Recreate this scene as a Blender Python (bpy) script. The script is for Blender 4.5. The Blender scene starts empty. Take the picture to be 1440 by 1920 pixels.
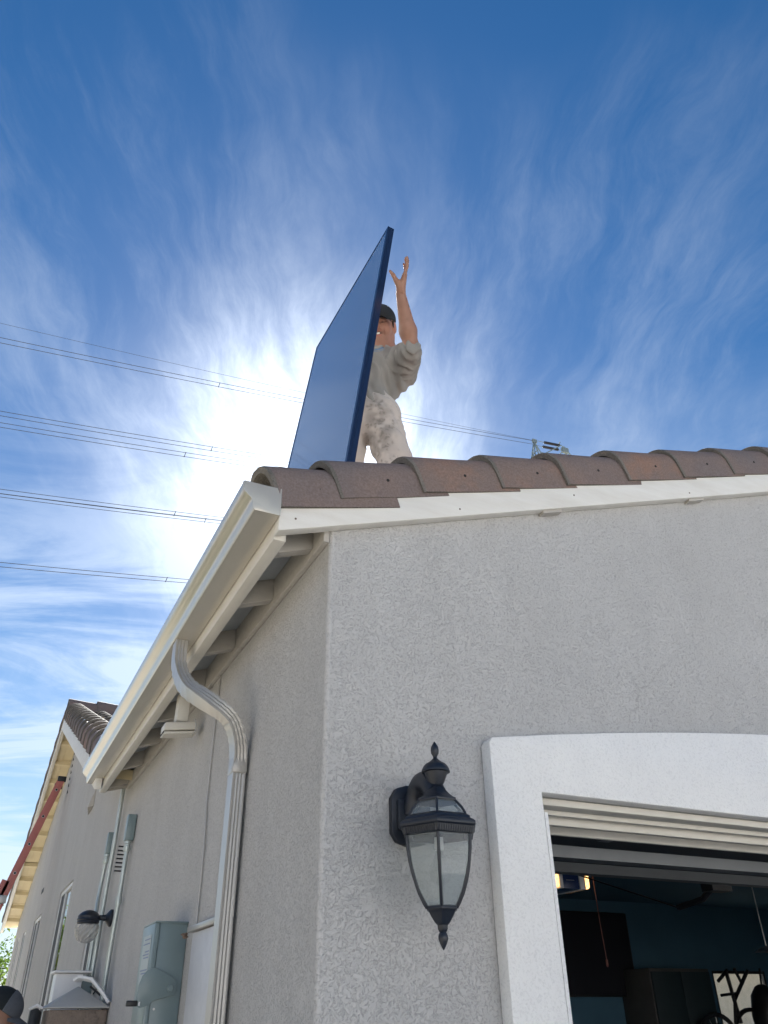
import bpy, bmesh, math, random
import numpy as np
from mathutils import Vector, Matrix, Euler
random.seed(7); np.random.seed(7)
R = math.radians
SC = bpy.context.scene
COL = SC.collection

# ------------------------------------------------------------------ camera
cam_d = bpy.data.cameras.new('camera'); cam = bpy.data.objects.new('camera', cam_d); COL.objects.link(cam)
right = Vector((0.90303, -0.42946, -0.01047)); up = Vector((-0.22534, -0.49430, 0.83958)); fwd = Vector((0.36574, 0.75580, 0.54314))
M = Matrix(((right.x, up.x, -fwd.x, -0.7592), (right.y, up.y, -fwd.y, -1.9580), (right.z, up.z, -fwd.z, 1.65), (0, 0, 0, 1)))
cam.matrix_world = M
cam_d.sensor_fit = 'VERTICAL'; cam_d.sensor_height = 36.0; cam_d.lens = 27.41
cam_d.clip_start = 0.05; cam_d.clip_end = 3000
SC.camera = cam

# ------------------------------------------------------------------ sky, sun, exposure
SUN_EL, SUN_HD = 35.8, 18.6           # elevation, heading clockwise from +Y
sun_dir = Vector((math.sin(R(SUN_HD))*math.cos(R(SUN_EL)), math.cos(R(SUN_HD))*math.cos(R(SUN_EL)), math.sin(R(SUN_EL))))
SC.view_settings.view_transform = 'Standard'; SC.view_settings.look = 'None'
SC.view_settings.gamma = 1.0; SC.view_settings.use_curve_mapping = False
SC.view_settings.exposure = 2.28
sl = bpy.data.lights.new('sun', 'SUN'); sl.energy = 5.0; sl.angle = R(0.53); sl.color = (1.0, 0.975, 0.94)
so = bpy.data.objects.new('sun', sl); COL.objects.link(so); so.rotation_euler = sun_dir.to_track_quat('Z', 'Y').to_euler()
so.location = (6, 14, 20)

world = bpy.data.worlds.new('World'); SC.world = world; world.use_nodes = True
SEED = 4.9
def build_world():
    nt = world.node_tree; nt.nodes.clear(); N = nt.nodes.new; L = nt.links.new
    out = N('ShaderNodeOutputWorld'); bg = N('ShaderNodeBackground'); bg.inputs['Strength'].default_value = 0.05
    sky = N('ShaderNodeTexSky'); sky.sky_type = 'NISHITA'; sky.sun_disc = False
    sky.sun_elevation = R(SUN_EL); sky.sun_rotation = R(SUN_HD)
    sky.altitude = 0; sky.air_density = 1.0; sky.dust_density = 0.2; sky.ozone_density = 3.0
    tc = N('ShaderNodeTexCoord')
    def math_(op, a, b=None, c=None, clamp=False):
        n = N('ShaderNodeMath'); n.operation = op; n.use_clamp = clamp
        for i, v in enumerate((a, b, c)):
            if v is None: continue
            if isinstance(v, (int, float)): n.inputs[i].default_value = v
            else: L(v, n.inputs[i])
        return n.outputs[0]
    def vdot(a, v):
        n = N('ShaderNodeVectorMath'); n.operation = 'DOT_PRODUCT'; L(a, n.inputs[0]); n.inputs[1].default_value = v
        return n.outputs['Value']
    def smooth(x, lo, hi):
        n = N('ShaderNodeMapRange'); n.interpolation_type = 'SMOOTHSTEP'; L(x, n.inputs['Value'])
        n.inputs['From Min'].default_value = lo; n.inputs['From Max'].default_value = hi; return n.outputs['Result']
    def comb(x, y, z=0.0):
        n = N('ShaderNodeCombineXYZ')
        for i, v in enumerate((x, y, z)):
            if isinstance(v, (int, float)): n.inputs[i].default_value = v
            else: L(v, n.inputs[i])
        return n.outputs[0]
    def noise(vec, scale, detail=6, rough=0.6, dist=0.0):
        n = N('ShaderNodeTexNoise'); L(vec, n.inputs['Vector']); n.inputs['Scale'].default_value = scale
        n.inputs['Detail'].default_value = detail; n.inputs['Roughness'].default_value = rough; n.inputs['Distortion'].default_value = dist
        return n.outputs['Fac']
    G = tc.outputs['Generated']
    z = vdot(G, (0, 0, 1)); cs = vdot(G, tuple(sun_dir))
    # deepen the clear sky's blue
    gm = N('ShaderNodeHueSaturation'); gm.inputs['Saturation'].default_value = 1.32; gm.inputs['Value'].default_value = 0.47
    L(sky.outputs[0], gm.inputs['Color'])
    # cloud sheet coordinates: where the view ray meets a flat layer overhead
    zz = math_('ADD', math_('MAXIMUM', z, 0.0), 0.10)
    h = R(23)
    u = math_('DIVIDE', vdot(G, (math.cos(h), -math.sin(h), 0)), zz)      # across the streaks
    v = math_('DIVIDE', vdot(G, (math.sin(h), math.cos(h), 0)), zz)       # along the streaks
    warp = noise(comb(u, v, SEED), 1.6, 4, 0.55)
    u2 = math_('ADD', u, math_('MULTIPLY', math_('SUBTRACT', warp, 0.5), 0.30))
    st = noise(comb(math_('MULTIPLY', u2, 5.0), math_('MULTIPLY', v, 1.1), 3.1+SEED), 1.0, 10, 0.62, 0.0)
    fine = noise(comb(math_('MULTIPLY', u2, 20.0), math_('MULTIPLY', v, 6.5), 9.0), 1.0, 8, 0.70, 0.15)
    tex = math_('ADD', math_('MULTIPLY', st, 0.76), math_('MULTIPLY', fine, 0.24))
    big = noise(comb(u, v, 5.7+SEED), 1.5, 3, 0.5)
    wisps = math_('MULTIPLY', smooth(tex, 0.40, 0.80), smooth(big, 0.36, 0.62))
    # flatter banks lower down
    st2 = noise(comb(math_('MULTIPLY', u, 0.9), math_('MULTIPLY', v, 2.2), 1.7), 1.0, 9, 0.62, 0.9)
    low = math_('SUBTRACT', 1.0, smooth(z, 0.22, 0.70))
    bank = math_('MULTIPLY', smooth(st2, 0.38, 0.62), low)
    # thin veil lit through by the sun
    near = smooth(cs, 0.935, 1.0)
    veil = math_('MULTIPLY', math_('POWER', near, 2.8), math_('ADD', 0.42, math_('MULTIPLY', smooth(tex, 0.36, 0.66), 0.70)))
    above = smooth(z, -0.02, 0.06)
    cover = math_('MINIMUM', math_('ADD', math_('ADD', math_('MULTIPLY', wisps, 0.56), math_('MULTIPLY', bank, 1.35)), veil), 1.0)
    cover = math_('MULTIPLY', cover, above)
    # forward scattering makes cloud brighter towards the sun
    c0 = math_('MAXIMUM', cs, 0.0)
    ph = math_('ADD', 1.7, math_('ADD', math_('MULTIPLY', math_('POWER', c0, 10.0), 1.6),
                                  math_('MULTIPLY', math_('POWER', c0, 110.0), 5.0)))
    cc = N('ShaderNodeVectorMath'); cc.operation = 'SCALE'; cc.inputs[0].default_value = (0.88, 0.96, 1.05); L(ph, cc.inputs['Scale'])
    def scale(c, f):
        n = N('ShaderNodeVectorMath'); n.operation = 'SCALE'; L(c, n.inputs[0]); L(f, n.inputs['Scale']); return n.outputs[0]
    # pale haze thickening towards the horizon
    hz = math_('SUBTRACT', 1.0, smooth(z, -0.05, 0.50))
    mx = N('ShaderNodeMix'); mx.data_type = 'RGBA'; L(math_('MULTIPLY', hz, 0.62), mx.inputs['Factor']); L(gm.outputs[0], mx.inputs['A']); mx.inputs['B'].default_value = (3.5, 4.3, 5.2, 1)
    sum_ = N('ShaderNodeVectorMath'); sum_.operation = 'ADD'
    L(scale(mx.outputs['Result'], math_('SUBTRACT', 1.0, math_('MULTIPLY', cover, 0.45))), sum_.inputs[0]); L(scale(cc.outputs[0], cover), sum_.inputs[1])
    L(sum_.outputs[0], bg.inputs['Color']); L(bg.outputs[0], out.inputs[0])
build_world()
SC.cycles.max_bounces = 8

# ------------------------------------------------------------------ materials
def newmat(name):
    m = bpy.data.materials.new(name); m.use_nodes = True; nt = m.node_tree
    return m, nt, nt.nodes['Principled BSDF']
def P(nt, b, col=None, rough=None, metal=None, spec=None):
    if col is not None: b.inputs['Base Color'].default_value = (*col, 1)
    if rough is not None: b.inputs['Roughness'].default_value = rough
    if metal is not None: b.inputs['Metallic'].default_value = metal
    if spec is not None: b.inputs['Specular IOR Level'].default_value = spec
def mat(name, col, col2=None, rough=0.6, metal=0.0, scale=8.0, amount=0.5, bump=0.0, bscale=60.0, bdist=0.002, spec=0.5, stretch=(1, 1, 1), rand=0.0, detail=6, streak=0.0):
    """colour mottled by noise in world space, fine relief, and a little random tone for each object"""
    m, nt, b = newmat(name); N = nt.nodes.new; L = nt.links.new
    P(nt, b, col, rough, metal, spec)
    geo = N('ShaderNodeNewGeometry'); mp = N('ShaderNodeMapping'); L(geo.outputs['Position'], mp.inputs['Vector']); mp.inputs['Scale'].default_value = stretch
    col2 = col2 or tuple(c*0.78 for c in col)
    n1 = N('ShaderNodeTexNoise'); L(mp.outputs[0], n1.inputs['Vector']); n1.inputs['Scale'].default_value = scale; n1.inputs['Detail'].default_value = detail; n1.inputs['Roughness'].default_value = 0.65
    mr = N('ShaderNodeMapRange'); L(n1.outputs['Fac'], mr.inputs['Value']); mr.inputs['From Min'].default_value = 0.5-amount/2; mr.inputs['From Max'].default_value = 0.5+amount/2
    mx = N('ShaderNodeMix'); mx.data_type = 'RGBA'; L(mr.outputs[0], mx.inputs['Factor']); mx.inputs['A'].default_value = (*col, 1); mx.inputs['B'].default_value = (*col2, 1)
    c = mx.outputs['Result']
    if rand:
        oi = N('ShaderNodeObjectInfo'); hs = N('ShaderNodeHueSaturation'); L(c, hs.inputs['Color'])
        m2 = N('ShaderNodeMapRange'); L(oi.outputs['Random'], m2.inputs['Value']); m2.inputs['To Min'].default_value = 1-rand; m2.inputs['To Max'].default_value = 1+rand
        L(m2.outputs[0], hs.inputs['Value']); c = hs.outputs[0]
    L(c, b.inputs['Base Color'])
    if bump:
        n2 = N('ShaderNodeTexNoise'); L(geo.outputs['Position'], n2.inputs['Vector']); n2.inputs['Scale'].default_value = bscale; n2.inputs['Detail'].default_value = 5
        bp = N('ShaderNodeBump'); bp.inputs['Strength'].default_value = bump; bp.inputs['Distance'].default_value = bdist
        L(n2.outputs['Fac'], bp.inputs['Height']); L(bp.outputs[0], b.inputs['Normal'])
    return m
def stucco(name, col, col2, dist=0.005, scale=85.0, crevice_shade=0.25):
    m, nt, b = newmat(name); N = nt.nodes.new; L = nt.links.new
    P(nt, b, col, 0.92, 0, 0.2)
    geo = N('ShaderNodeNewGeometry'); pos = geo.outputs['Position']
    w = N('ShaderNodeTexNoise'); L(pos, w.inputs['Vector']); w.inputs['Scale'].default_value = 40
    ad = N('ShaderNodeMixRGB'); ad.blend_type = 'ADD'; ad.inputs[0].default_value = 0.02; L(pos, ad.inputs[1]); L(w.outputs['Color'], ad.inputs[2])
    n1 = N('ShaderNodeTexNoise'); L(ad.outputs[0], n1.inputs['Vector']); n1.inputs['Scale'].default_value = scale; n1.inputs['Detail'].default_value = 4.0; n1.inputs['Roughness'].default_value = 0.62; n1.inputs['Distortion'].default_value = 0.5
    v1 = N('ShaderNodeTexVoronoi'); v1.feature = 'SMOOTH_F1'; L(ad.outputs[0], v1.inputs['Vector']); v1.inputs['Scale'].default_value = scale*0.9
    r1 = N('ShaderNodeMapRange'); r1.interpolation_type = 'SMOOTHSTEP'; L(n1.outputs['Fac'], r1.inputs['Value']); r1.inputs['From Min'].default_value = 0.33; r1.inputs['From Max'].default_value = 0.56
    s1 = N('ShaderNodeMath'); s1.operation = 'MULTIPLY_ADD'; L(v1.outputs['Distance'], s1.inputs[0]); s1.inputs[1].default_value = -0.35; L(r1.outputs[0], s1.inputs[2])
    n3 = N('ShaderNodeTexNoise'); L(pos, n3.inputs['Vector']); n3.inputs['Scale'].default_value = 400; n3.inputs['Detail'].default_value = 2
    s2 = N('ShaderNodeMath'); s2.operation = 'MULTIPLY_ADD'; L(n3.outputs['Fac'], s2.inputs[0]); s2.inputs[1].default_value = 0.35; L(s1.outputs[0], s2.inputs[2])
    bp = N('ShaderNodeBump'); bp.inputs['Strength'].default_value = 1.0; bp.inputs['Distance'].default_value = dist; L(s2.outputs[0], bp.inputs['Height'])
    L(bp.outputs[0], b.inputs['Normal'])
    n2 = N('ShaderNodeTexNoise'); sm = N('ShaderNodeMapping'); sm.inputs['Scale'].default_value = (1.6, 1.6, 0.7); L(pos, sm.inputs['Vector']); L(sm.outputs[0], n2.inputs['Vector']); n2.inputs['Scale'].default_value = 2.2; n2.inputs['Detail'].default_value = 7; n2.inputs['Roughness'].default_value = 0.7
    m2 = N('ShaderNodeMapRange'); L(n2.outputs['Fac'], m2.inputs['Value']); m2.inputs['From Min'].default_value = 0.3; m2.inputs['From Max'].default_value = 0.7
    mx = N('ShaderNodeMix'); mx.data_type = 'RGBA'; L(m2.outputs[0], mx.inputs['Factor']); mx.inputs['A'].default_value = (*col, 1); mx.inputs['B'].default_value = (*col2, 1)
    if name == 'grey_stucco':
        vc = N('ShaderNodeTexVoronoi'); vc.feature = 'DISTANCE_TO_EDGE'; vc.inputs['Scale'].default_value = 0.75
        wn = N('ShaderNodeTexNoise'); wn.inputs['Scale'].default_value = 4.0; wn.inputs['Detail'].default_value = 5; L(pos, wn.inputs['Vector'])
        aw = N('ShaderNodeMixRGB'); aw.blend_type = 'ADD'; aw.inputs[0].default_value = 0.35; L(pos, aw.inputs[1]); L(wn.outputs['Color'], aw.inputs[2]); L(aw.outputs[0], vc.inputs['Vector'])
        c1 = N('ShaderNodeMapRange'); L(vc.outputs['Distance'], c1.inputs['Value']); c1.inputs['From Min'].default_value = 0.0; c1.inputs['From Max'].default_value = 0.0028; c1.inputs['To Min'].default_value = 0.84
        mk = N('ShaderNodeTexNoise'); mk.inputs['Scale'].default_value = 1.1; L(pos, mk.inputs['Vector'])
        mk2 = N('ShaderNodeMapRange'); L(mk.outputs['Fac'], mk2.inputs['Value']); mk2.inputs['From Min'].default_value = 0.48; mk2.inputs['From Max'].default_value = 0.56
        cm = N('ShaderNodeMix'); cm.data_type = 'RGBA'; L(mk2.outputs[0], cm.inputs['Factor']); cm.inputs['A'].default_value = (1, 1, 1, 1); L(c1.outputs[0], cm.inputs['B'])
        mu = N('ShaderNodeMixRGB'); mu.blend_type = 'MULTIPLY'; mu.inputs[0].default_value = 1.0; L(mx.outputs['Result'], mu.inputs[1]); L(cm.outputs['Result'], mu.inputs[2]); res_ = mu.outputs[0]
    else: res_ = mx.outputs['Result']
    m3 = N('ShaderNodeMapRange'); L(s1.outputs[0], m3.inputs['Value']); m3.inputs['From Min'].default_value = -0.10; m3.inputs['From Max'].default_value = 0.60; m3.inputs['To Min'].default_value = 1-crevice_shade; m3.inputs['To Max'].default_value = 1.05  # colour darkens with the relief, painting shade into the crevices
    vm = N('ShaderNodeVectorMath'); vm.operation = 'SCALE'; L(res_, vm.inputs[0]); L(m3.outputs[0], vm.inputs['Scale'])
    L(vm.outputs[0], b.inputs['Base Color'])
    return m
def glass(name, tint=(0.9, 0.95, 0.95), rough=0.02, mix=0.25, body=(0.5, 0.5, 0.5)):
    """thin pane: fresnel reflection over mostly clear transmission, with a little haze of dust"""
    m, nt, b = newmat(name); N = nt.nodes.new; L = nt.links.new; nt.nodes.remove(b)
    out = nt.nodes['Material Output']
    tr = N('ShaderNodeBsdfTransparent'); tr.inputs[0].default_value = (*tint, 1)
    df = N('ShaderNodeBsdfDiffuse'); df.inputs[0].default_value = (*body, 1)
    m1 = N('ShaderNodeMixShader'); m1.inputs[0].default_value = mix; L(tr.outputs[0], m1.inputs[1]); L(df.outputs[0], m1.inputs[2])
    gl = N('ShaderNodeBsdfGlossy'); gl.inputs['Roughness'].default_value = rough
    fr = N('ShaderNodeFresnel'); fr.inputs[0].default_value = 1.5
    bf = N('ShaderNodeNewGeometry'); iv = N('ShaderNodeMath'); iv.operation = 'SUBTRACT'; iv.inputs[0].default_value = 1.0; L(bf.outputs['Backfacing'], iv.inputs[1])
    fm_ = N('ShaderNodeMath'); fm_.operation = 'MULTIPLY'; L(fr.outputs[0], fm_.inputs[0]); L(iv.outputs[0], fm_.inputs[1])
    m2 = N('ShaderNodeMixShader'); L(fm_.outputs[0], m2.inputs[0]); L(m1.outputs[0], m2.inputs[1]); L(gl.outputs[0], m2.inputs[2])
    L(m2.outputs[0], out.inputs[0]); return m

MT = {}
MT['stucco'] = stucco('grey_stucco', (0.535, 0.525, 0.51), (0.465, 0.455, 0.44), 0.0013, 160, 0.17)
MT['bead'] = stucco('corner_bead_stucco', (0.55, 0.54, 0.525), (0.49, 0.48, 0.465), 0.0012, 160, 0.14)
MT['trim_stucco'] = stucco('white_stucco', (0.86, 0.85, 0.82), (0.80, 0.79, 0.77), 0.0008, 150, 0.05)
MT['paint'] = mat('white_painted_wood', (0.80, 0.79, 0.75), (0.66, 0.63, 0.57), 0.55, scale=5, amount=0.7, bump=0.35, bscale=90, bdist=0.0015, stretch=(1, 1, 6))
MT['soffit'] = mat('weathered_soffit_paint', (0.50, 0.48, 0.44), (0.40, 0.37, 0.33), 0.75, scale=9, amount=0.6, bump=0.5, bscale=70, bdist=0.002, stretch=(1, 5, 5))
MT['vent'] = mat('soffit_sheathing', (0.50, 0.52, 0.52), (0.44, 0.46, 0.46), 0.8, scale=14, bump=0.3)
MT['yellow_soffit'] = mat('warm_lit_soffit', (0.78, 0.66, 0.42), (0.70, 0.58, 0.36), 0.7, scale=8, amount=0.6, bump=0.3)  # warm light bounced from the sunlit yard is put into this yellow
MT['gutter'] = mat('cream_gutter_enamel', (0.60, 0.565, 0.49), (0.53, 0.50, 0.43), 0.22, metal=0.35, scale=4, amount=0.9, spec=0.8)
MT['spout'] = mat('taupe_downspout_enamel', (0.47, 0.455, 0.43), (0.39, 0.375, 0.35), 0.32, metal=0.2, scale=6, amount=0.8, spec=0.6)
MT['iron'] = mat('black_lantern_metal', (0.010, 0.015, 0.026), (0.006, 0.009, 0.016), 0.45, scale=40, bump=0.3, bscale=200, bdist=0.0006, spec=0.6)
MT['black'] = mat('black_plastic', (0.015, 0.016, 0.018), (0.01, 0.01, 0.012), 0.45, scale=10)
MT['dark_hole'] = mat('recess_shade', (0.02, 0.02, 0.02), (0.012, 0.012, 0.012), 0.9)  # near black colour stands in for the shade inside holes and slots
MT['pane'] = glass('lantern_pane', (0.82, 0.86, 0.86), 0.06, 0.30, (0.42, 0.46, 0.47))
MT['win'] = glass('window_pane', (0.25, 0.28, 0.30), 0.01, 0.3, (0.06, 0.065, 0.07))
MT['winfr'] = mat('white_window_frame', (0.78, 0.78, 0.76), (0.70, 0.70, 0.68), 0.4)
MT['screen'] = mat('insect_screen', (0.07, 0.075, 0.08), (0.05, 0.055, 0.06), 0.8, bump=0.5, bscale=500, bdist=0.001)
MT['greybox'] = mat('grey_electrical_enamel', (0.20, 0.265, 0.275), (0.165, 0.22, 0.23), 0.35, scale=6, amount=0.7, spec=0.6)
MT['conduit'] = mat('galvanised_conduit', (0.52, 0.58, 0.57), (0.42, 0.47, 0.46), 0.38, metal=0.55, scale=12, amount=0.7)
MT['wood'] = mat('cream_painted_trim', (0.70, 0.67, 0.60), (0.58, 0.55, 0.48), 0.45, scale=6, amount=0.7, bump=0.2, bscale=80)
MT['steel'] = mat('galvanised_strut', (0.16, 0.17, 0.18), (0.12, 0.13, 0.14), 0.45, metal=0.5, scale=7, amount=0.7)
MT['dark_int'] = mat('shaded_garage_interior', (0.055, 0.13, 0.19), (0.048, 0.115, 0.17), 0.9, scale=3)  # the unlit garage's darkness is put into this wall and ceiling colour
MT['door_in'] = mat('garage_door_inner_skin', (0.09, 0.085, 0.08), (0.06, 0.058, 0.055), 0.7, scale=4)
MT['concrete'] = mat('driveway_concrete', (0.62, 0.60, 0.57), (0.54, 0.52, 0.49), 0.9, scale=1.4, amount=0.6, bump=0.4, bscale=120)
MT['ground'] = mat('dry_yard_soil', (0.26, 0.23, 0.18), (0.20, 0.18, 0.14), 0.95, scale=0.8, amount=0.5, bump=0.5, bscale=30)
MT['asphalt'] = mat('street_asphalt', (0.22, 0.22, 0.22), (0.17, 0.17, 0.17), 0.9, scale=3, bump=0.4)
MT['splitblock'] = mat('split_face_block', (0.27, 0.215, 0.175), (0.19, 0.15, 0.125), 0.95, scale=30, amount=0.5, bump=1.0, bscale=55, bdist=0.012)
MT['cap_conc'] = mat('cast_concrete_cap', (0.50, 0.49, 0.46), (0.44, 0.43, 0.41), 0.8, scale=12, bump=0.3)
MT['whiteplastic'] = mat('white_plastic', (0.80, 0.80, 0.80), (0.72, 0.72, 0.73), 0.35, scale=8)
MT['red'] = mat('red_fibreglass', (0.50, 0.17, 0.14), (0.42, 0.14, 0.12), 0.4, scale=5)
MT['alu'] = mat('aluminium', (0.62, 0.62, 0.62), (0.5, 0.5, 0.5), 0.35, metal=0.9)
MT['frame_blue'] = mat('dark_anodised_frame', (0.018, 0.035, 0.085), (0.014, 0.028, 0.07), 0.3, metal=0.35, scale=3, spec=0.8)
MT['tower'] = mat('galvanised_tower_steel', (0.30, 0.36, 0.37), (0.22, 0.27, 0.28), 0.6, metal=0.3)
MT['insul'] = mat('dark_insulator', (0.05, 0.045, 0.05), (0.04, 0.035, 0.04), 0.4)
MT['wire'] = mat('conductor_cable', (0.06, 0.06, 0.065), (0.05, 0.05, 0.055), 0.6)
MT['skin'] = None
MT['bark'] = mat('bark', (0.12, 0.085, 0.06), (0.07, 0.05, 0.035), 0.9, bump=0.8, bscale=25, bdist=0.02)
MT['leaf'] = mat('leaf_green', (0.075, 0.12, 0.022), (0.12, 0.15, 0.028), 0.55, scale=1.5, amount=0.4)
MT['amber'] = None

def tile_mat(name, cols, edge=False):
    m, nt, b = newmat(name); N = nt.nodes.new; L = nt.links.new; P(nt, b, None, 0.85, 0, 0.2)
    geo = N('ShaderNodeNewGeometry'); oi = N('ShaderNodeObjectInfo')
    cr = N('ShaderNodeValToRGB'); cr.color_ramp.interpolation = 'LINEAR'
    e = cr.color_ramp.elements; e[0].color = (*cols[0], 1); e[1].color = (*cols[-1], 1)
    for i, c in enumerate(cols[1:-1]): q = e.new((i+1)/(len(cols)-1)); q.color = (*c, 1)
    n1 = N('ShaderNodeTexNoise'); L(geo.outputs['Position'], n1.inputs['Vector']); n1.inputs['Scale'].default_value = 5.5; n1.inputs['Detail'].default_value = 6; n1.inputs['Roughness'].default_value = 0.62
    a = N('ShaderNodeMath'); a.operation = 'MULTIPLY_ADD'; L(n1.outputs['Fac'], a.inputs[0]); a.inputs[1].default_value = 1.5
    a2 = N('ShaderNodeMath'); a2.operation = 'MULTIPLY_ADD'; L(oi.outputs['Random'], a2.inputs[0]); a2.inputs[1].default_value = 0.55; a2.inputs[2].default_value = -0.52; L(a2.outputs[0], a.inputs[2])
    L(a.outputs[0], cr.inputs[0])
    n2 = N('ShaderNodeTexNoise'); L(geo.outputs['Position'], n2.inputs['Vector']); n2.inputs['Scale'].default_value = 150; n2.inputs['Detail'].default_value = 5
    r2 = N('ShaderNodeMapRange'); L(n2.outputs['Fac'], r2.inputs['Value']); r2.inputs['From Min'].default_value = 0.35; r2.inputs['From Max'].default_value = 0.68; r2.inputs['To Min'].default_value = 0.86; r2.inputs['To Max'].default_value = 1.15
    vm = N('ShaderNodeVectorMath'); vm.operation = 'SCALE'; L(cr.outputs[0], vm.inputs[0]); L(r2.outputs[0], vm.inputs['Scale']); L(vm.outputs[0], b.inputs['Base Color'])
    bp = N('ShaderNodeBump'); bp.inputs['Strength'].default_value = 1.0 if edge else 0.5; bp.inputs['Distance'].default_value = 0.006 if edge else 0.0018
    L(n2.outputs['Fac'], bp.inputs['Height']); L(bp.outputs[0], b.inputs['Normal'])
    return m
MT['tile'] = tile_mat('concrete_roof_tile', [(0.175, 0.150, 0.148), (0.190, 0.152, 0.142), (0.215, 0.162, 0.142), (0.280, 0.170, 0.125)])
MT['tile_edge'] = tile_mat('raw_tile_edge', [(0.13, 0.12, 0.105), (0.17, 0.155, 0.135), (0.22, 0.19, 0.165)], True)

# ------------------------------------------------------------------ mesh helpers
class MB:
    def __init__(s): s.v = []; s.f = []; s.mi = []; s.cur = 0
    def add(s, vs, fs):
        o = len(s.v); s.v += [tuple(p) for p in vs]; s.f += [tuple(i+o for i in f) for f in fs]; s.mi += [s.cur]*len(fs); return s
    def box(s, a, b):
        (x0, y0, z0), (x1, y1, z1) = a, b
        return s.add([(x0,y0,z0),(x1,y0,z0),(x1,y1,z0),(x0,y1,z0),(x0,y0,z1),(x1,y0,z1),(x1,y1,z1),(x0,y1,z1)],
                     [(0,3,2,1),(4,5,6,7),(0,1,5,4),(1,2,6,5),(2,3,7,6),(3,0,4,7)])
    def prism(s, pts, axis, a, b):
        """outline pts (2-D) extruded along axis from a to b; axis 'y' takes (x, z), 'x' takes (y, z), 'z' takes (x, y)"""
        def mk(p, t): return {'y': (p[0], t, p[1]), 'x': (t, p[0], p[1]), 'z': (p[0], p[1], t)}[axis]
        n = len(pts); vs = [mk(p, a) for p in pts]+[mk(p, b) for p in pts]
        return s.add(vs, [tuple(range(n)), tuple(range(2*n-1, n-1, -1))]+[(i, i+n, (i+1) % n+n, (i+1) % n) for i in range(n)])
    def tube(s, pts, r, n=10, caps=True, flat=None):
        """round (or, with flat=(w,h), rectangular) tube along pts"""
        pts = [Vector(p) for p in pts]; rs = r if isinstance(r, (list, tuple)) else [r]*len(pts)
        prev = None; rings = []
        for i, p in enumerate(pts):
            t = (pts[min(i+1, len(pts)-1)]-pts[max(i-1, 0)]).normalized()
            if prev is None:
                a = Vector((0, 0, 1)) if abs(t.z) < 0.9 else Vector((0, 1, 0))
                nrm = (a-t*a.dot(t)).normalized()
            else: nrm = (prev-t*prev.dot(t)).normalized()
            prev = nrm; bn = t.cross(nrm); ring = []
            for k in range(n):
                if flat:
                    an = 2*math.pi*k/n; c, sn = math.cos(an), math.sin(an); q = 6.0
                    d = (abs(c)**q+abs(sn)**q)**(-1/q); ring.append(p+nrm*c*d*flat[0]*rs[i]+bn*sn*d*flat[1]*rs[i])
                else:
                    an = 2*math.pi*k/n; ring.append(p+(nrm*math.cos(an)+bn*math.sin(an))*rs[i])
            rings.append(ring)
        vs = [q for ri in rings for q in ri]; fs = []
        for i in range(len(pts)-1):
            for k in range(n): fs.append((i*n+k, i*n+(k+1) % n, (i+1)*n+(k+1) % n, (i+1)*n+k))
        if caps: fs += [tuple(range(n-1, -1, -1)), tuple(range((len(pts)-1)*n, len(pts)*n))]
        return s.add(vs, fs)
    def lathe(s, prof, c, n=24, axis=Vector((0, 0, 1)), rot=0.0, caps=True):
        """prof: (radius, height) pairs about axis through c"""
        axis = Vector(axis).normalized(); a = Vector((1, 0, 0)) if abs(axis.x) < 0.9 else Vector((0, 1, 0))
        e1 = (a-axis*a.dot(axis)).normalized(); e2 = axis.cross(e1); c = Vector(c); vs = []; fs = []
        for r, h in prof:
            for k in range(n):
                t = 2*math.pi*k/n+rot; vs.append(c+axis*h+(e1*math.cos(t)+e2*math.sin(t))*r)
        for i in range(len(prof)-1):
            for k in range(n): fs.append((i*n+k, i*n+(k+1) % n, (i+1)*n+(k+1) % n, (i+1)*n+k))
        if caps: fs += [tuple(range(n-1, -1, -1)), tuple(range((len(prof)-1)*n, len(prof)*n))]
        return s.add(vs, fs)
    def bar(s, a, b, w, h=None):
        """square bar between two points"""
        h = h or w; return s.tube([a, b], 1.0, 4, True, None) if False else s._bar(Vector(a), Vector(b), w, h)
    def _bar(s, a, b, w, h):
        t = (b-a).normalized(); q = Vector((0, 0, 1)) if abs(t.z) < 0.95 else Vector((0, 1, 0))
        n = (q-t*q.dot(t)).normalized()*h/2; m = t.cross(n).normalized()*w/2
        vs = [p+i*n+j*m for p in (a, b) for i, j in ((-1,-1),(1,-1),(1,1),(-1,1))]
        return s.add(vs, [(0,1,2,3),(7,6,5,4),(0,4,5,1),(1,5,6,2),(2,6,7,3),(3,7,4,0)])

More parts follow.
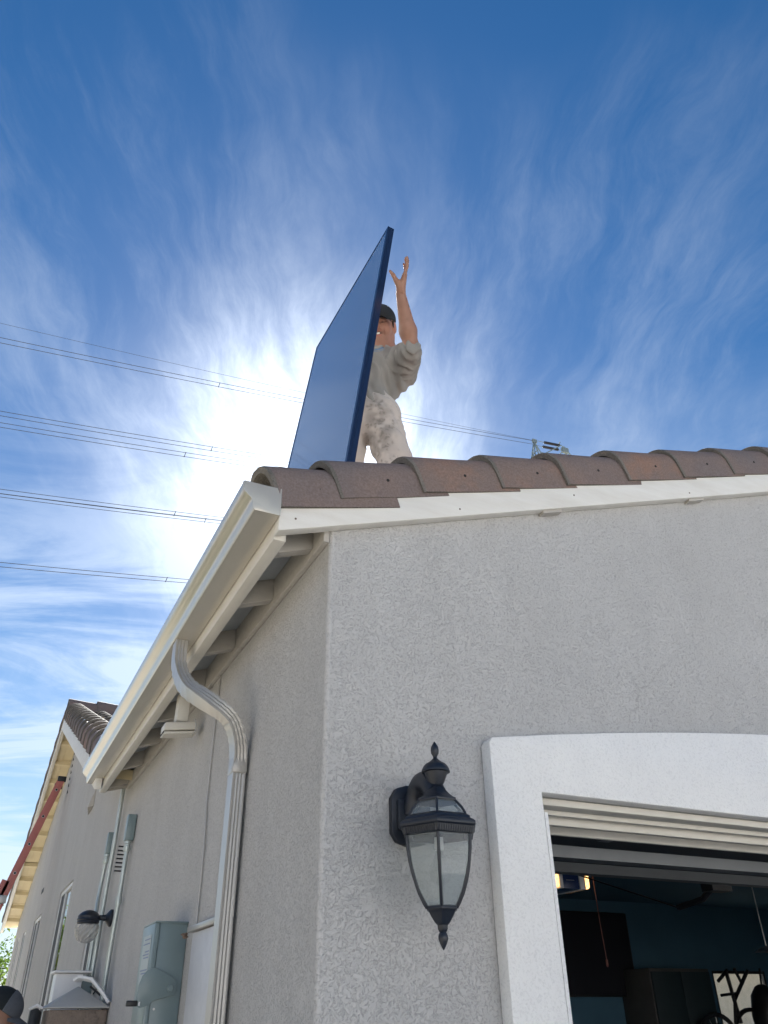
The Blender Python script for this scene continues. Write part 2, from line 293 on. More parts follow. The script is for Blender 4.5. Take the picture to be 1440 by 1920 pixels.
ORG = {}
def thing(name, label, cat, loc=(0, 0, 0), group=None):
    o = bpy.data.objects.new(name, None); COL.objects.link(o); o.empty_display_size = 0.1
    o.location = loc; ORG[o.name] = Vector(loc); o['label'] = label; o['category'] = cat
    if group: o['group'] = group
    return o
def mesh_of(name, mb, mats, org, smooth=False, bevel=0.0, seg=2, angle=40):
    me = bpy.data.meshes.new(name); me.from_pydata([(p[0]-org[0], p[1]-org[1], p[2]-org[2]) for p in mb.v], [], mb.f)
    mats = mats if isinstance(mats, (list, tuple)) else [mats]
    for m in mats: me.materials.append(m)
    if len(mats) > 1: me.polygons.foreach_set('material_index', mb.mi)
    bm = bmesh.new(); bm.from_mesh(me)
    bmesh.ops.remove_doubles(bm, verts=bm.verts, dist=1e-6)
    bmesh.ops.recalc_face_normals(bm, faces=bm.faces)
    if bevel:
        es = [e for e in bm.edges if len(e.link_faces) == 2 and e.calc_face_angle(0) > R(angle)]
        bmesh.ops.bevel(bm, geom=es, offset=bevel, segments=seg, affect='EDGES', profile=0.5, clamp_overlap=True)
    bm.to_mesh(me); bm.free()
    if smooth or bevel:
        me.shade_smooth() if hasattr(me, 'shade_smooth') else None
        try: me.set_sharp_from_angle(angle=R(35))
        except Exception: pass
    return me
def obj(name, mb, m, parent=None, smooth=False, bevel=0.0, label=None, cat=None, group=None, kind=None, loc=None, seg=2):
    if parent is not None: org = ORG[parent.name]
    else: org = Vector(loc) if loc else Vector((0, 0, 0))
    o = bpy.data.objects.new(name, mesh_of(name, mb, m, org, smooth, bevel, seg)); COL.objects.link(o)
    if parent is not None: o.parent = parent; ORG[o.name] = org
    else: o.location = org; ORG[o.name] = org
    for k, v in (('label', label), ('category', cat), ('group', group), ('kind', kind)):
        if v: o[k] = v
    return o
def inst(name, mesh, parent, loc, rot=(0, 0, 0), scale=(1, 1, 1), label=None):
    """another piece that shares a mesh; loc in world space"""
    o = bpy.data.objects.new(name, mesh); COL.objects.link(o); o.parent = parent
    o.location = Vector(loc)-ORG[parent.name]; o.rotation_euler = rot; o.scale = scale; ORG[o.name] = Vector(loc)
    if label: o['label'] = label
    return o
def single(name, mb, m, label, cat, loc, **k): return obj(name, mb, m, None, label=label, cat=cat, loc=loc, **k)

# ------------------------------------------------------------------ the ground
g = MB(); g.add([(-600,-600,0),(600,-600,0),(600,900,0),(-600,900,0)], [(0,1,2,3)]); obj('ground', g, MT['ground'], kind='structure')
g = MB()
for i in range(4):
    for j in range(3): g.box((0.2+j*2.4, -8.3+i*2.04, -0.05), (2.57+j*2.4, -6.29+i*2.04, 0.03))
obj('driveway', g, MT['concrete'], kind='structure')
g = MB(); g.box((-60, -9.9, -0.05), (60, -8.4, 0.10)); obj('pavement', g, MT['concrete'], kind='structure')
g = MB(); g.add([(-300,-18,0.008),(300,-18,0.008),(300,-10.05,0.008),(-300,-10.05,0.008)], [(0,1,2,3)]); obj('street', g, MT['asphalt'], kind='structure')
g = MB()
for i in range(9): g.box((-1.55, -2.0+i*1.5, -0.03), (-0.02, -0.52+i*1.5, 0.035))
g.box((-1.6, 11.62, -0.03), (1.0, 18, 0.035)); obj('side_path', g, MT['concrete'], kind='structure')

# houses across the street and the one next door, unseen, added to bounce sunlight onto this one
def plain_house(label, x, y, w, d, h, rot, col, near_y):
    t = thing('house_opposite', label, 'house', (x, y, 0))
    m_ = mat('render_'+label[:5], col, None, 0.9, scale=3)
    sx = 1 if near_y else 0
    m = MB(); m.box((x-w/2, y-d/2, 0), (x+w/2, y+d/2, h)); obj('wall', m, m_, t)
    m = MB(); m.prism([(x-w/2-0.5, h+0.001), (x+w/2+0.5, h+0.001), (x, h+1.9)], 'y', y-d/2-0.4, y+d/2+0.4); obj('roof', m, MT['tile'], t)
    f = y+d/2 if near_y else y
    if near_y:
        m = MB(); m.box((x-w*0.4, f+0.001, 0), (x-w*0.4+4.9, f+0.03, 2.2)); obj('garage_door', m, MT['paint'], t)
        m = MB(); m.box((x+w*0.12, f+0.001, 0.02), (x+w*0.12+1, f+0.04, 2.1)); obj('door', m, MT['frame_blue'], t)
        m = MB(); m.box((x+w*0.28, f+0.001, 1.0), (x+w*0.28+1.5, f+0.03, 2.2)); obj('window', m, MT['winfr'], t)
plain_house('white rendered house across the street, out of the frame behind the camera', 3, -27, 14, 9, 4.2, 0, (0.76, 0.77, 0.78), True)
plain_house('pale grey rendered house across the street, out of frame to the left', -14, -27, 14, 9, 3.9, 0, (0.72, 0.73, 0.75), True)
plain_house('cream rendered house across the street, out of frame to the right', 20, -27, 14, 9, 4.3, 0, (0.74, 0.73, 0.70), True)
plain_house('beige neighbouring house beside the side yard, out of frame to the left', -11.5, 6, 9, 16, 3.0, 0, (0.50, 0.48, 0.44), False)
# ------------------------------------------------------------------ the house
S = 0.345; RX = 4.3                                     # slope and ridge of the garage roof
def zb(x): return 2.932+S*(x if x < RX else 2*RX-x)     # underside of the rake board
W2, YE = 8.6, 13.1
WS, WA = 0.36, 8.25                                     # far wing: slope and apex
def zw(y): return 4.65-WS*abs(y-WA)
house = thing('house', 'grey stucco house with tiled gable roofs and white trim around its garage opening', 'house', (0, 0, 0))
OX0, OX1, OZ = 0.661, 5.54, 2.19
w = MB(); top = 0.108
w.prism([(0.012,0),(OX0,0),(OX0,OZ),(OX1,OZ),(OX1,0),(W2,0),(W2,zb(W2)+top),(RX,zb(RX)+top),(0.012,zb(0.012)+top)], 'y', 0.0, 0.15)
me_o = obj('wall', w, MT['stucco'], house)
bead = MB(); bead.tube([(0.0125, 0.0125, 0.0), (0.0125, 0.0125, 3.03)], 0.0128, 16); obj('corner_bead', bead, MT['bead'], house, smooth=True)
# side wall: garage part and far wing gable, with openings for the wing windows
wins = [(5.90, 6.88, 0.95, 2.68), (8.72, 9.62, 0.95, 2.68), (10.80, 11.30, 0.95, 2.68), (12.0, 12.45, 0.95, 2.68), (3.80, 4.38, 1.35, 2.17)]
def wall_x(x0, x1, ya, yb, zt, holes):
    """wall in a plane of constant x, pieces butted end to end round the openings"""
    m = MB(); ys = sorted(set([ya, yb]+[h for q in holes for h in q[:2]]+([WA] if ya < WA < yb and yb > 6 else [])))
    for a, b in zip(ys[:-1], ys[1:]):
        hs = [q for q in holes if q[0] <= a+1e-6 and q[1] >= b-1e-6]
        segs = [(0, hs[0][2]), (hs[0][3], None)] if hs else [(0, None)]
        for z0, z1 in segs:
            if z1 is None: m.prism([(a, z0), (b, z0), (b, zt(b)), (a, zt(a))], 'x', x0, x1)
            else: m.prism([(a, z0), (b, z0), (b, z1), (a, z1)], 'x', x0, x1)
    return m
m = MB(); m.box((0.0, 0.012, 0), (0.0119, 0.1499, 3.035)); obj('wall', m, MT['stucco'], house)
m = wall_x(0.0, 0.15, 0.15, 3.40, lambda y: 3.035, []); obj('wall', m, MT['stucco'], house)
m = wall_x(0.0, 0.15, 3.40, YE, lambda y: zw(y)+0.055, wins); obj('wall', m, MT['stucco'], house)
for a, b in (((0.15, YE-0.15, 0), (4.6, YE, 2.9)), ((4.6, 6.15, 0), (4.75, YE, 2.9)), ((W2-0.15, 0.15, 0), (W2, 6.15, 3.0))):
    m = MB(); m.box(a, b); obj('wall', m, MT['stucco'], house)
# garage roof deck
m = MB()
m.prism([(-0.182, zb(-0.182)+0.12), (RX, zb(RX)+0.12), (W2+0.18, zb(W2+0.18)+0.12), (W2+0.18, zb(W2+0.18)+0.138), (RX, zb(RX)+0.138), (-0.182, zb(-0.182)+0.138)], 'y', 0.002, 3.46)
obj('roof_deck', m, MT['vent'], house)
m = MB(); m.prism([(0.6, zb(0.6)+0.12), (RX, zb(RX)+0.12), (W2+0.18, zb(W2+0.18)+0.12), (W2+0.18, zb(W2+0.18)+0.138), (RX, zb(RX)+0.138), (0.6, zb(0.6)+0.138)], 'y', 3.46, 6.4)
obj('roof_deck', m, MT['vent'], house)
# rake board, eave board, rafter tails, blocking
m = MB(); m.prism([(-0.182, zb(-0.182)), (RX, zb(RX)), (W2+0.18, zb(W2+0.18)), (W2+0.18, zb(W2+0.18)+0.14), (RX, zb(RX)+0.14), (-0.182, zb(-0.182)+0.14)], 'y', -0.040, 0.0)
obj('rake_board', m, MT['paint'], house, bevel=0.003)
m = MB(); m.prism([(-0.182, 2.862), (-0.142, 2.862), (-0.142, 2.995), (-0.182, 2.985)], 'x' if False else 'y', 0.003, 3.44)
obj('eave_board', m, MT['wood'], house, bevel=0.003)
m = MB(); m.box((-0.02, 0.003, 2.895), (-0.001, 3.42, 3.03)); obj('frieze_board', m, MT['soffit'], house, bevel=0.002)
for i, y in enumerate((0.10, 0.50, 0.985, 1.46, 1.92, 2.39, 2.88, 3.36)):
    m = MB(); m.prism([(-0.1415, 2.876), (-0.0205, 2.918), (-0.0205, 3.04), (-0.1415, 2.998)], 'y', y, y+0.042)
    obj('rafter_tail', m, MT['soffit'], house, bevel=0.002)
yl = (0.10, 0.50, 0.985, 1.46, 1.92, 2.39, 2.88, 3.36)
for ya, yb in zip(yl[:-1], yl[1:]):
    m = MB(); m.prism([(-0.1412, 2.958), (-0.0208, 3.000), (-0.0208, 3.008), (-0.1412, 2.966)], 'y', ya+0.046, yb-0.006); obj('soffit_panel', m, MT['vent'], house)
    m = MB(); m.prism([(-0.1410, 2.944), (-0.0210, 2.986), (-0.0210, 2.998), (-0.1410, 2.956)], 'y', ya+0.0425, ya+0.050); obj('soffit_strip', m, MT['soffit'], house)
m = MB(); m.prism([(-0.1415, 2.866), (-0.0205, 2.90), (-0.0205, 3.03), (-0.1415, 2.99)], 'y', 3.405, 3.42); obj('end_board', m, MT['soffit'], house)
for x in (0.83, 1.62, 2.45):
    m = MB(); m.prism([(x, zb(x)-0.012), (x+0.09, zb(x+0.09)-0.012), (x+0.09, zb(x+0.09)-0.001), (x, zb(x)-0.001)], 'y', -0.03, 0.004 if False else -0.002)
    obj('blocking', m, MT['soffit'], house)
nl = MB(); nl.lathe([(0.0035, 0), (0.0035, 0.0012)], (0, 0, 0), 8, (0, -1, 0)); nail_me = mesh_of('nail_head', nl, mat('rusty_nail', (0.10, 0.06, 0.04), (0.2, 0.17, 0.14), 0.8), (0, 0, 0))
for x in (-0.13, 0.46, 0.98, 1.62):
    inst('nail_head', nail_me, house, (x, -0.0402, zb(x)+random.uniform(0.02, 0.07)))
# garage trim surround
arch = [(OX0, OZ)]
m = MB()
def arch_z(x): 
    t = (x-3.1)/2.6; return 2.545-0.215*t*t
outl = [(0.495, 0.0), (0.495, 2.315), (0.505, arch_z(0.505))]+[(0.505+i*(5.695-0.505)/24, arch_z(0.505+i*(5.695-0.505)/24)) for i in range(1, 25)]+[(5.705, 0.0), (OX1, 0.0), (OX1, OZ), (OX0, OZ), (OX0, 0.0)]
m.prism(outl, 'y', -0.05, -0.001)
obj('garage_surround', m, MT['trim_stucco'], house, bevel=0.004)
# header trim: ribbed white stop moulding under the opening's head
m = MB(); m.box((OX0+0.003, 0.0, OZ-0.022), (OX1-0.003, 0.055, OZ-0.002)); m.box((OX0+0.003, 0.06, OZ-0.034), (OX1-0.003, 0.075, OZ-0.002)); m.box((OX0+0.003, 0.08, OZ-0.03), (OX1-0.003, 0.098, OZ-0.002)); m.box((OX0+0.003, 0.104, OZ-0.052), (OX1-0.003, 0.125, OZ-0.002))
obj('stop_moulding', m, MT['wood'], house, bevel=0.002)
m = MB(); m.box((OX0+0.001, -0.049, 0), (OX0+0.012, 0.149, OZ-0.055)); obj('jamb_board', m, MT['trim_stucco'], house)

# ---- barrel tiles
def tile_mesh(name, L=0.43, r0=0.128, r1=0.110, th=0.017, skirt=0.075, rake=True):
    """barrel tile lying along +x (up the slope); y inwards, z up; the thick low end at x = 0"""
    mb = MB(); n = 18; secs = [(0.0, r0), (0.012, r0+0.002), (L*0.5, (r0+r1)/2), (L, r1)]
    def prof(r, rc):
        cy = (-0.053+(r0-rc)*0.45+rc) if rake else 0.075; cz = 0.090-(r0-rc)*0.5; pts = []
        if rake: pts.append((cy-r, cz-skirt))
        for k in range(n+1):
            a = math.pi*k/n; pts.append((cy-r*math.cos(a), cz+r*math.sin(a)))
        return pts
    rows = []
    for x, r in secs:
        o = [(x+random.uniform(-.002, .002)*(x == 0), y, z) for y, z in prof(r, r)]; i = [(x, y, z) for y, z in prof(r-th, r)]
        rows.append((o, i))
    vs = []; 
    for o, i in rows: vs += o+i
    K = len(rows[0][0]); st = 2*K
    for a in range(len(rows)-1):
        mb.cur = 0
    mb.add(vs, []); fs = []; mi = []
    for a in range(len(rows)-1):
        b = a+1
        for k in range(K-1):
            fs.append((a*st+k, a*st+k+1, b*st+k+1, b*st+k)); mi.append(1 if a == 0 else 0)
            fs.append((a*st+K+k, b*st+K+k, b*st+K+k+1, a*st+K+k+1)); mi.append(1)
        for e in (0, K-1):
            fs.append((a*st+e, b*st+e, b*st+K+e, a*st+K+e)); mi.append(1)
    for a in (0, len(rows)-1):
        for k in range(K-1):
            fs.append((a*st+k, a*st+K+k, a*st+K+k+1, a*st+k+1)); mi.append(1)
    mb.f += fs; mb.mi += mi
    return mesh_of(name, mb, [MT['tile'], MT['tile_edge']], (0, 0, 0), smooth=True)
rake_tile = tile_mesh('rake_tile', r0=0.122, r1=0.098, th=0.021)
plain_tile = tile_mesh('roof_tile', 0.42, 0.105, 0.092, 0.015, rake=False)
hole = MB(); hole.lathe([(0.0055, 0), (0.0055, 0.003)], (0, 0, 0), 10, (0, -1, 0)); hole_me = mesh_of('nail_hole', hole, MT['dark_hole'], (0, 0, 0))
ang = math.atan(S)
tx = [-0.183, 0.018, 0.321, 0.648, 0.955, 1.283, 1.61, 1.94, 2.27, 2.60, 2.93, 3.26, 3.59, 3.92]
tz = [2.944, 3.030, 3.141, 3.252, 3.357, 3.474, 3.585, 3.700]
for i, x in enumerate(tx):
    z = tz[i] if i < len(tz) else zb(x)+0.098
    t = inst('roof_tile', rake_tile, house, (x, -0.0 , z-0.014), (random.uniform(-.015, .015), -ang*(1.0 if i else 0.92)+random.uniform(-.012, .012), random.uniform(-.01, .01)))
    t.location.y += 0.0
    h = bpy.data.objects.new('nail_hole', hole_me); COL.objects.link(h); h.parent = t; h.location = (0.20 if i else 0.15, 0.075-0.1215, 0.075)
for i in range(14):      # the far slope of the same gable
    x = W2+0.18-i*0.33; inst('roof_tile', rake_tile, house, (x, 0.15, zb(x)+0.098), (0, -ang*0.72, math.pi), (1, -1, 1) if False else (1, 1, 1))
# field tiles of the garage roof: rows too many and too hidden to pick apart
m = MB(); nx, ny = 12, 26*8
for side in (0, 1):
    for r in range(12):
        x0 = -0.17+0.33*r; x1 = x0+0.37
        ring = []
        for k, xx in enumerate((x0, x0+0.001, x1)):
            lift = (0.0, 0.03, 0.0)[k]
            xr = xx if side == 0 else 2*RX-xx
            ring.append([(xr, 0.24+j*0.03, zb(xx)+0.142+lift+0.055*max(0, math.sin(j*0.03/0.24*math.pi*2))**0.6) for j in range(106)])
        vs = sum(ring, []); n = 106
        m.add(vs, [(a*n+j, a*n+j+1, (a+1)*n+j+1, (a+1)*n+j) for a in range(2) for j in range(n-1)])
obj('field_tiles', m, MT['tile'], house, smooth=True, kind='stuff')

# ---- far wing roof
m = MB(); o = -0.21
m.prism([(3.25, zw(3.25)+0.06), (WA, zw(WA)+0.06), (13.25, zw(13.25)+0.06), (13.25, zw(13.25)+0.12), (WA, zw(WA)+0.12), (3.25, zw(3.25)+0.12)], 'x', o+0.021, 4.75)
obj('roof_deck', m, MT['yellow_soffit'], house)
for a, b in ((3.30, WA), (WA, 13.28)):
    m = MB(); m.prism([(a, zw(a)-0.02), (b, zw(b)-0.02), (b, zw(b)+0.14), (a, zw(a)+0.14)], 'x', o-0.02, o+0.02)
    obj('rake_board', m, MT['paint'] if a < 5 else MT['wood'], house, bevel=0.003)
for i in range(12):
    y = WA+0.30+i*0.40; m = MB(); m.prism([(y, zw(y)), (y+0.05, zw(y+0.05)), (y+0.05, zw(y+0.05)+0.059), (y, zw(y)+0.059)], 'x', o+0.0205, -0.001)
    obj('lookout', m, MT['yellow_soffit'], house)
for i in range(13):      # boards of the warm lit soffit, seams running with the slope
    y = WA+0.02+i*0.385; m = MB(); m.prism([(y, zw(y)+0.048), (y+0.372, zw(y+0.372)+0.048), (y+0.372, zw(y+0.372)+0.058), (y, zw(y)+0.058)], 'x', o+0.0215, -0.108); 
    m.prism([(y, zw(y)+0.048), (y+0.372, zw(y+0.372)+0.048), (y+0.372, zw(y+0.372)+0.058), (y, zw(y)+0.058)], 'x', -0.102, -0.002); obj('soffit_board', m, MT['yellow_soffit'], house)
a2 = math.atan(WS)
def on_near(x, y, dz=0.0): return (x, y, zw(y)+0.10+dz)
for i in range(15):
    y = 3.22+i*0.345*0.985
    t = inst('roof_tile', rake_tile, house, (-0.195, y, zw(y)+0.115), (0, 0, 0), (1, 1, 1))
    # up the near slope: local x -> +Y, local y -> +X
    rot = Matrix(((0, 1, 0), (1, 0, 0), (0, 0, 1))).to_4x4() @ Matrix.Rotation(-a2*0.95+random.uniform(-.008, .008), 4, 'Y')
    t.matrix_local = Matrix.Translation(t.location) @ rot
    y2 = 13.28-i*0.345*0.985
    t = inst('roof_tile', rake_tile, house, (-0.195, y2, zw(y2)+0.115))
    rot = Matrix(((0, 1, 0), (-1, 0, 0), (0, 0, 1))).to_4x4() @ Matrix.Rotation(-a2*0.93, 4, 'Y')
    t.matrix_local = Matrix.Translation(t.location) @ rot
for c in range(9):
    for i in range(15):
        y = 3.25+i*0.345*0.985+0.02; x = 0.075+c*0.235
        if y < 3.4+x*0.8-0.1: continue
        t = inst('roof_tile', plain_tile, house, (x, y, zw(y)+0.085))
        rot = Matrix(((0, 1, 0), (1, 0, 0), (0, 0, 1))).to_4x4() @ Matrix.Rotation(-a2*0.90+random.uniform(-.012, .012), 4, 'Y')
        t.matrix_local = Matrix.Translation(t.location) @ rot
for i in range(8):
    x = -0.22+i*0.34; t = inst('ridge_tile', rake_tile, house, (x, WA-0.075, zw(WA)+0.15+0.018*(i % 2)+random.uniform(0, .008)), (0, -0.03, 0))

# ---- wing windows
for k, (ya, yb, z0, z1) in enumerate(wins):
    f = MB(); t = 0.035 if k < 4 else 0.028
    x0, x1 = 0.012, 0.055
    for a, b, c, d in ((ya, yb, z0, z0+t), (ya, yb, z1-t, z1), (ya, ya+t, z0+t, z1-t), (yb-t, yb, z0+t, z1-t)): f.box((x0, a, c), (x1, b, d))
    ym = ya+(yb-ya)*0.66; f.box((x0+0.004, ym-0.014, z0+t), (x1, ym+0.014, z1-t))
    f.box((0.0, ya-0.0, z0-0.02), (x1, yb, z0-0.0005))
    w_ = obj('window', f, MT['winfr'], house, bevel=0.003)
    g = MB(); g.box((0.030, ya+t, z0+t), (0.034, ym-0.014, z1-t)); obj('pane', g, MT['win'], w_)
    g = MB(); g.box((0.018, ym+0.014, z0+t), (0.021, yb-t, z1-t)); obj('screen', g, MT['screen'], w_)
    g = MB(); g.box((0.12, ya, z0), (0.14, yb, z1)); obj('dark_backing', g, MT['dark_hole'], w_)  # near black sheet closing the opening behind the pane
# gable vent pockets and the little triangular vent
for i in range(7):
    z = 3.955+i*0.083; y = 8.46+i*0.018; m = MB(); m.prism([(y, z), (y+0.12, z+0.012), (y+0.13, z+0.058)], 'x', -0.004, 0.0)
    obj('vent_slot', m, MT['dark_hole'], house)  # dark wedges stand in for the shadow in each vent pocket
m = MB(); m.add([(-0.002, 5.66, 3.16), (-0.002, 5.36, 3.18), (-0.002, 5.36, 3.33), (-0.045, 5.38, 3.17)], [(0, 1, 3), (1, 2, 3), (0, 3, 2), (0, 2, 1)]); obj('wall_vent', m, MT['soffit'], house)
m = MB(); m.box((-0.003, 9.15, 2.95), (0.0, 9.42, 3.0)); obj('wall_vent', m, MT['screen'], house)

# ---- garage interior shell (parts of the house)
GX0, GX1, GY1, GZ = 0.155, 8.44, 6.0, 2.74
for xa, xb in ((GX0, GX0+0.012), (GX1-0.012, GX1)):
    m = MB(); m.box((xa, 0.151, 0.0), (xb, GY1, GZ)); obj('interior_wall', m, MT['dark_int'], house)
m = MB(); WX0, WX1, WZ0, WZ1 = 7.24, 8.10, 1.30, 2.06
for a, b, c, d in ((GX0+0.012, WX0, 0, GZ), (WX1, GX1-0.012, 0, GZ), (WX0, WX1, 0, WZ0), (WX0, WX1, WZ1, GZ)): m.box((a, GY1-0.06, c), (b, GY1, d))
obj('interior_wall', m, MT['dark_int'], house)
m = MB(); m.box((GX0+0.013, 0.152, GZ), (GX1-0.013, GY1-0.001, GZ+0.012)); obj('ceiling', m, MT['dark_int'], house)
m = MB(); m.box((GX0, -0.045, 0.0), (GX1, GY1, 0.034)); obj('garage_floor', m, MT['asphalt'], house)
m = MB(); 
for a, b, c, d in ((WX0, WX1, WZ0, WZ0+0.03), (WX0, WX1, WZ1-0.03, WZ1), (WX0, WX0+0.03, WZ0+0.03, WZ1-0.03), (WX1-0.03, WX1, WZ0+0.03, WZ1-0.03)): m.box((a, GY1-0.05, c), (b, GY1-0.02, d))
rw = obj('window', m, MT['black'], house)
m = MB(); m.box((WX0+0.03, GY1-0.036, WZ0+0.03), (WX1-0.03, GY1-0.033, WZ1-0.03)); obj('pane', m, glass('clear_pane', (0.92, 0.94, 0.94), 0.01, 0.03), rw)

# ------------------------------------------------------------------ gutter and downspout
gut = thing('rain_gutter', 'cream metal rain gutter along the side eave with a taupe fluted downspout', 'gutter', (-0.24, 0.0, 2.9))
def gprof(k=0.0):
    return [(-0.184, 3.008), (-0.184, 2.914), (-0.262, 2.914), (-0.268, 2.921), (-0.270, 2.940), (-0.276, 2.953), (-0.289, 2.964), (-0.300, 2.974), (-0.304, 2.986), (-0.3045, 3.002), (-0.300, 3.007), (-0.293, 3.005)]
outer = gprof(); inner = [(-0.2855, 3.002), (-0.298, 2.999), (-0.301, 2.999), (-0.3005, 2.987), (-0.297, 2.977), (-0.287, 2.968), (-0.273, 2.956), (-0.267, 2.942), (-0.264, 2.923), (-0.260, 2.917), (-0.187, 2.917), (-0.187, 3.008)]
ring = outer+[(-0.293, 3.0015), (-0.297, 3.003)]+inner[2:]
m = MB(); m.prism(ring, 'y', -0.050, 3.45); obj('channel', m, MT['gutter'], gut, smooth=True)
cap = outer[:-1]+[(-0.24, 3.006)]
for y0, y1 in ((-0.0545, -0.0505), (3.4505, 3.4545)):
    m = MB(); cx = -0.24; cz = 2.96
    m.prism([(cx+(x-cx)*1.02, cz+(z-cz)*1.03) for x, z in cap], 'y', y0, y1); obj('end_cap', m, MT['gutter'], gut, bevel=0.001)
path = [(-0.235, 1.006, 2.913), (-0.235, 1.000, 2.86), (-0.232, 0.984, 2.804), (-0.222, 0.93, 2.735), (-0.205, 0.86, 2.675), (-0.175, 0.775, 2.620), (-0.142, 0.715, 2.578), (-0.105, 0.69, 2.545), (-0.075, 0.69, 2.515), (-0.052, 0.70, 2.470), (-0.038, 0.715, 2.42), (-0.035, 0.724, 2.37)]
def smooth_path(pts, n=5):
    pts = [Vector(p) for p in pts]; out = []
    for i in range(len(pts)-1):
        p0 = pts[max(i-1, 0)]; p1 = pts[i]; p2 = pts[i+1]; p3 = pts[min(i+2, len(pts)-1)]
        for k in range(n):
            t = k/n; out.append(0.5*((2*p1)+(p2-p0)*t+(2*p0-5*p1+4*p2-p3)*t*t+(3*p1-p0-3*p2+p3)*t**3))
    return out+[pts[-1]]
def fluted(pts, hx, hy, crimps=(), dirn=Vector((0, 1, 0))):
    """rectangular spout, x-half hx, y-half hy, with shallow flutes on its faces and crimp rings at given stations"""
    m = MB(); sec = []
    def side(a, b, nrm):
        nf = 3 if nrm[1] else 1
        for i in range(24):
            t = i/24; d = (-0.0026*(0.5-0.5*math.cos(2*math.pi*(t-.12)/.76*nf)) if (nf == 3 and .12 < t < .88) else 0)
            sec.append((a[0]+(b[0]-a[0])*t+nrm[0]*d, a[1]+(b[1]-a[1])*t+nrm[1]*d))
    r = 0.006
    for (a, b, nrm) in (((-hx, -hy), (hx, -hy), (0, -1)), ((hx, -hy), (hx, hy), (1, 0)), ((hx, hy), (-hx, hy), (0, 1)), ((-hx, hy), (-hx, -hy), (-1, 0))): side(a, b, nrm)
    n = len(sec); pts = [Vector(p) for p in pts]; vs = []
    for i, p in enumerate(pts):
        t = (pts[min(i+1, len(pts)-1)]-pts[max(i-1, 0)]).normalized()
        ey = (dirn-t*dirn.dot(t)).normalized(); ex = ey.cross(-t).normalized()
        if ex.x < 0 and abs(t.z) > 0.3: ex = -ex
        s_ = 0.93 if i in crimps else 1.0
        for a, b in sec: vs.append(p+ex*a*s_+ey*b*s_)
    fs = [(i*n+k, i*n+(k+1) % n, (i+1)*n+(k+1) % n, (i+1)*n+k) for i in range(len(pts)-1) for k in range(n)]
    fs += [tuple(range(n-1, -1, -1)), tuple(range((len(pts)-1)*n, len(pts)*n))]
    return m.add(vs, fs)
sp = smooth_path(path, 6)
crimps = [i for i in list(range(12, 28, 3))+list(range(38, 58, 3))]
obj('elbow', fluted(sp, 0.023, 0.031, crimps), MT['spout'], gut, smooth=True)
m = MB(); m.box((-0.0590, 0.690, 2.35), (-0.0085, 0.760, 2.410)); obj('coupling', m, MT['spout'], gut, bevel=0.006)
obj('downspout', fluted([(-0.034, 0.725, 2.352), (-0.034, 0.725, 1.6), (-0.034, 0.725, 0.8), (-0.034, 0.725, 0.16), (-0.06, 0.70, 0.08)], 0.022, 0.030), MT['spout'], gut, smooth=True)

# ------------------------------------------------------------------ wall lantern by the garage
LX, LY = 0.25, -0.160
lan = thing('wall_lantern', 'large black six sided lantern with clear curved panes on the front wall beside the garage', 'wall lantern', (LX, 0, 2.0))
I = MT['iron']
m = MB(); m.prism([(0.19, 2.052), (0.205, 2.03), (0.235, 2.022), (0.262, 2.022), (0.292, 2.03), (0.307, 2.052), (0.307, 2.14), (0.292, 2.165), (0.262, 2.175), (0.235, 2.175), (0.205, 2.165), (0.19, 2.14)], 'y', -0.022, -0.0005); m.prism([(0.203, 2.058), (0.294, 2.058), (0.294, 2.135), (0.203, 2.135)], 'y', -0.036, -0.022)
obj('backplate', m, I, lan, bevel=0.004)
m = MB(); m.tube(smooth_path([(LX, -0.03, 2.10), (LX, -0.05, 2.145), (LX, -0.085, 2.168), (LX, -0.125, 2.155), (LX, -0.155, 2.125)], 5), [0.031]*4+[0.028]*17, 16); obj('arm', m, I, lan, smooth=True)
c = (LX, LY, 0)
m = MB(); m.lathe([(r*(1.5 if h > 2.150 else 1.5-(2.150-h)*30) , h) for r, h in [(0.0005, 2.2575), (0.003, 2.252), (0.0062, 2.243), (0.0072, 2.235), (0.0066, 2.226), (0.0034, 2.218), (0.0036, 2.214), (0.007, 2.209), (0.011, 2.204), (0.017, 2.199), (0.021, 2.193), (0.0235, 2.186), (0.0245, 2.181), (0.0245, 2.178), (0.020, 2.176), (0.0185, 2.170), (0.0140, 2.153), (0.0115, 2.144), (0.013, 2.142)]], c, 28); obj('finial', m, I, lan, smooth=True)
H6 = R(0)
def hexl(prof, inset=0.0): 
    mm = MB(); mm.lathe(prof, c, 6, (0, 0, 1), H6); return mm
m = hexl([(0.014, 2.143), (0.022, 2.139), (0.028, 2.130), (0.036, 2.121), (0.047, 2.112), (0.055, 2.108), (0.055, 2.102), (0.046, 2.101)]); obj('roof', m, I, lan, bevel=0.0008)
m = hexl([(0.080, 2.068), (0.086, 2.064), (0.091, 2.062), (0.093, 2.055), (0.101, 2.052), (0.106, 2.047), (0.106, 2.040), (0.100, 2.036), (0.095, 2.022), (0.088, 2.019), (0.074, 2.019), (0.074, 2.060), (0.080, 2.068)]); obj('gallery', m, I, lan, bevel=0.001)
m = MB()   # beading under the gallery
for k in range(6):
    a0 = 2*math.pi*k/6+H6; a1 = 2*math.pi*(k+1)/6+H6
    for j in range(1, 15):
        t = j/15; x = 0.0992*(math.cos(a0)*(1-t)+math.cos(a1)*t); y = 0.0992*(math.sin(a0)*(1-t)+math.sin(a1)*t)
        m.bar((LX+x, LY+y, 2.036), (LX+x*0.96, LY+y*0.96, 2.021), 0.003)
obj('beading', m, I, lan)
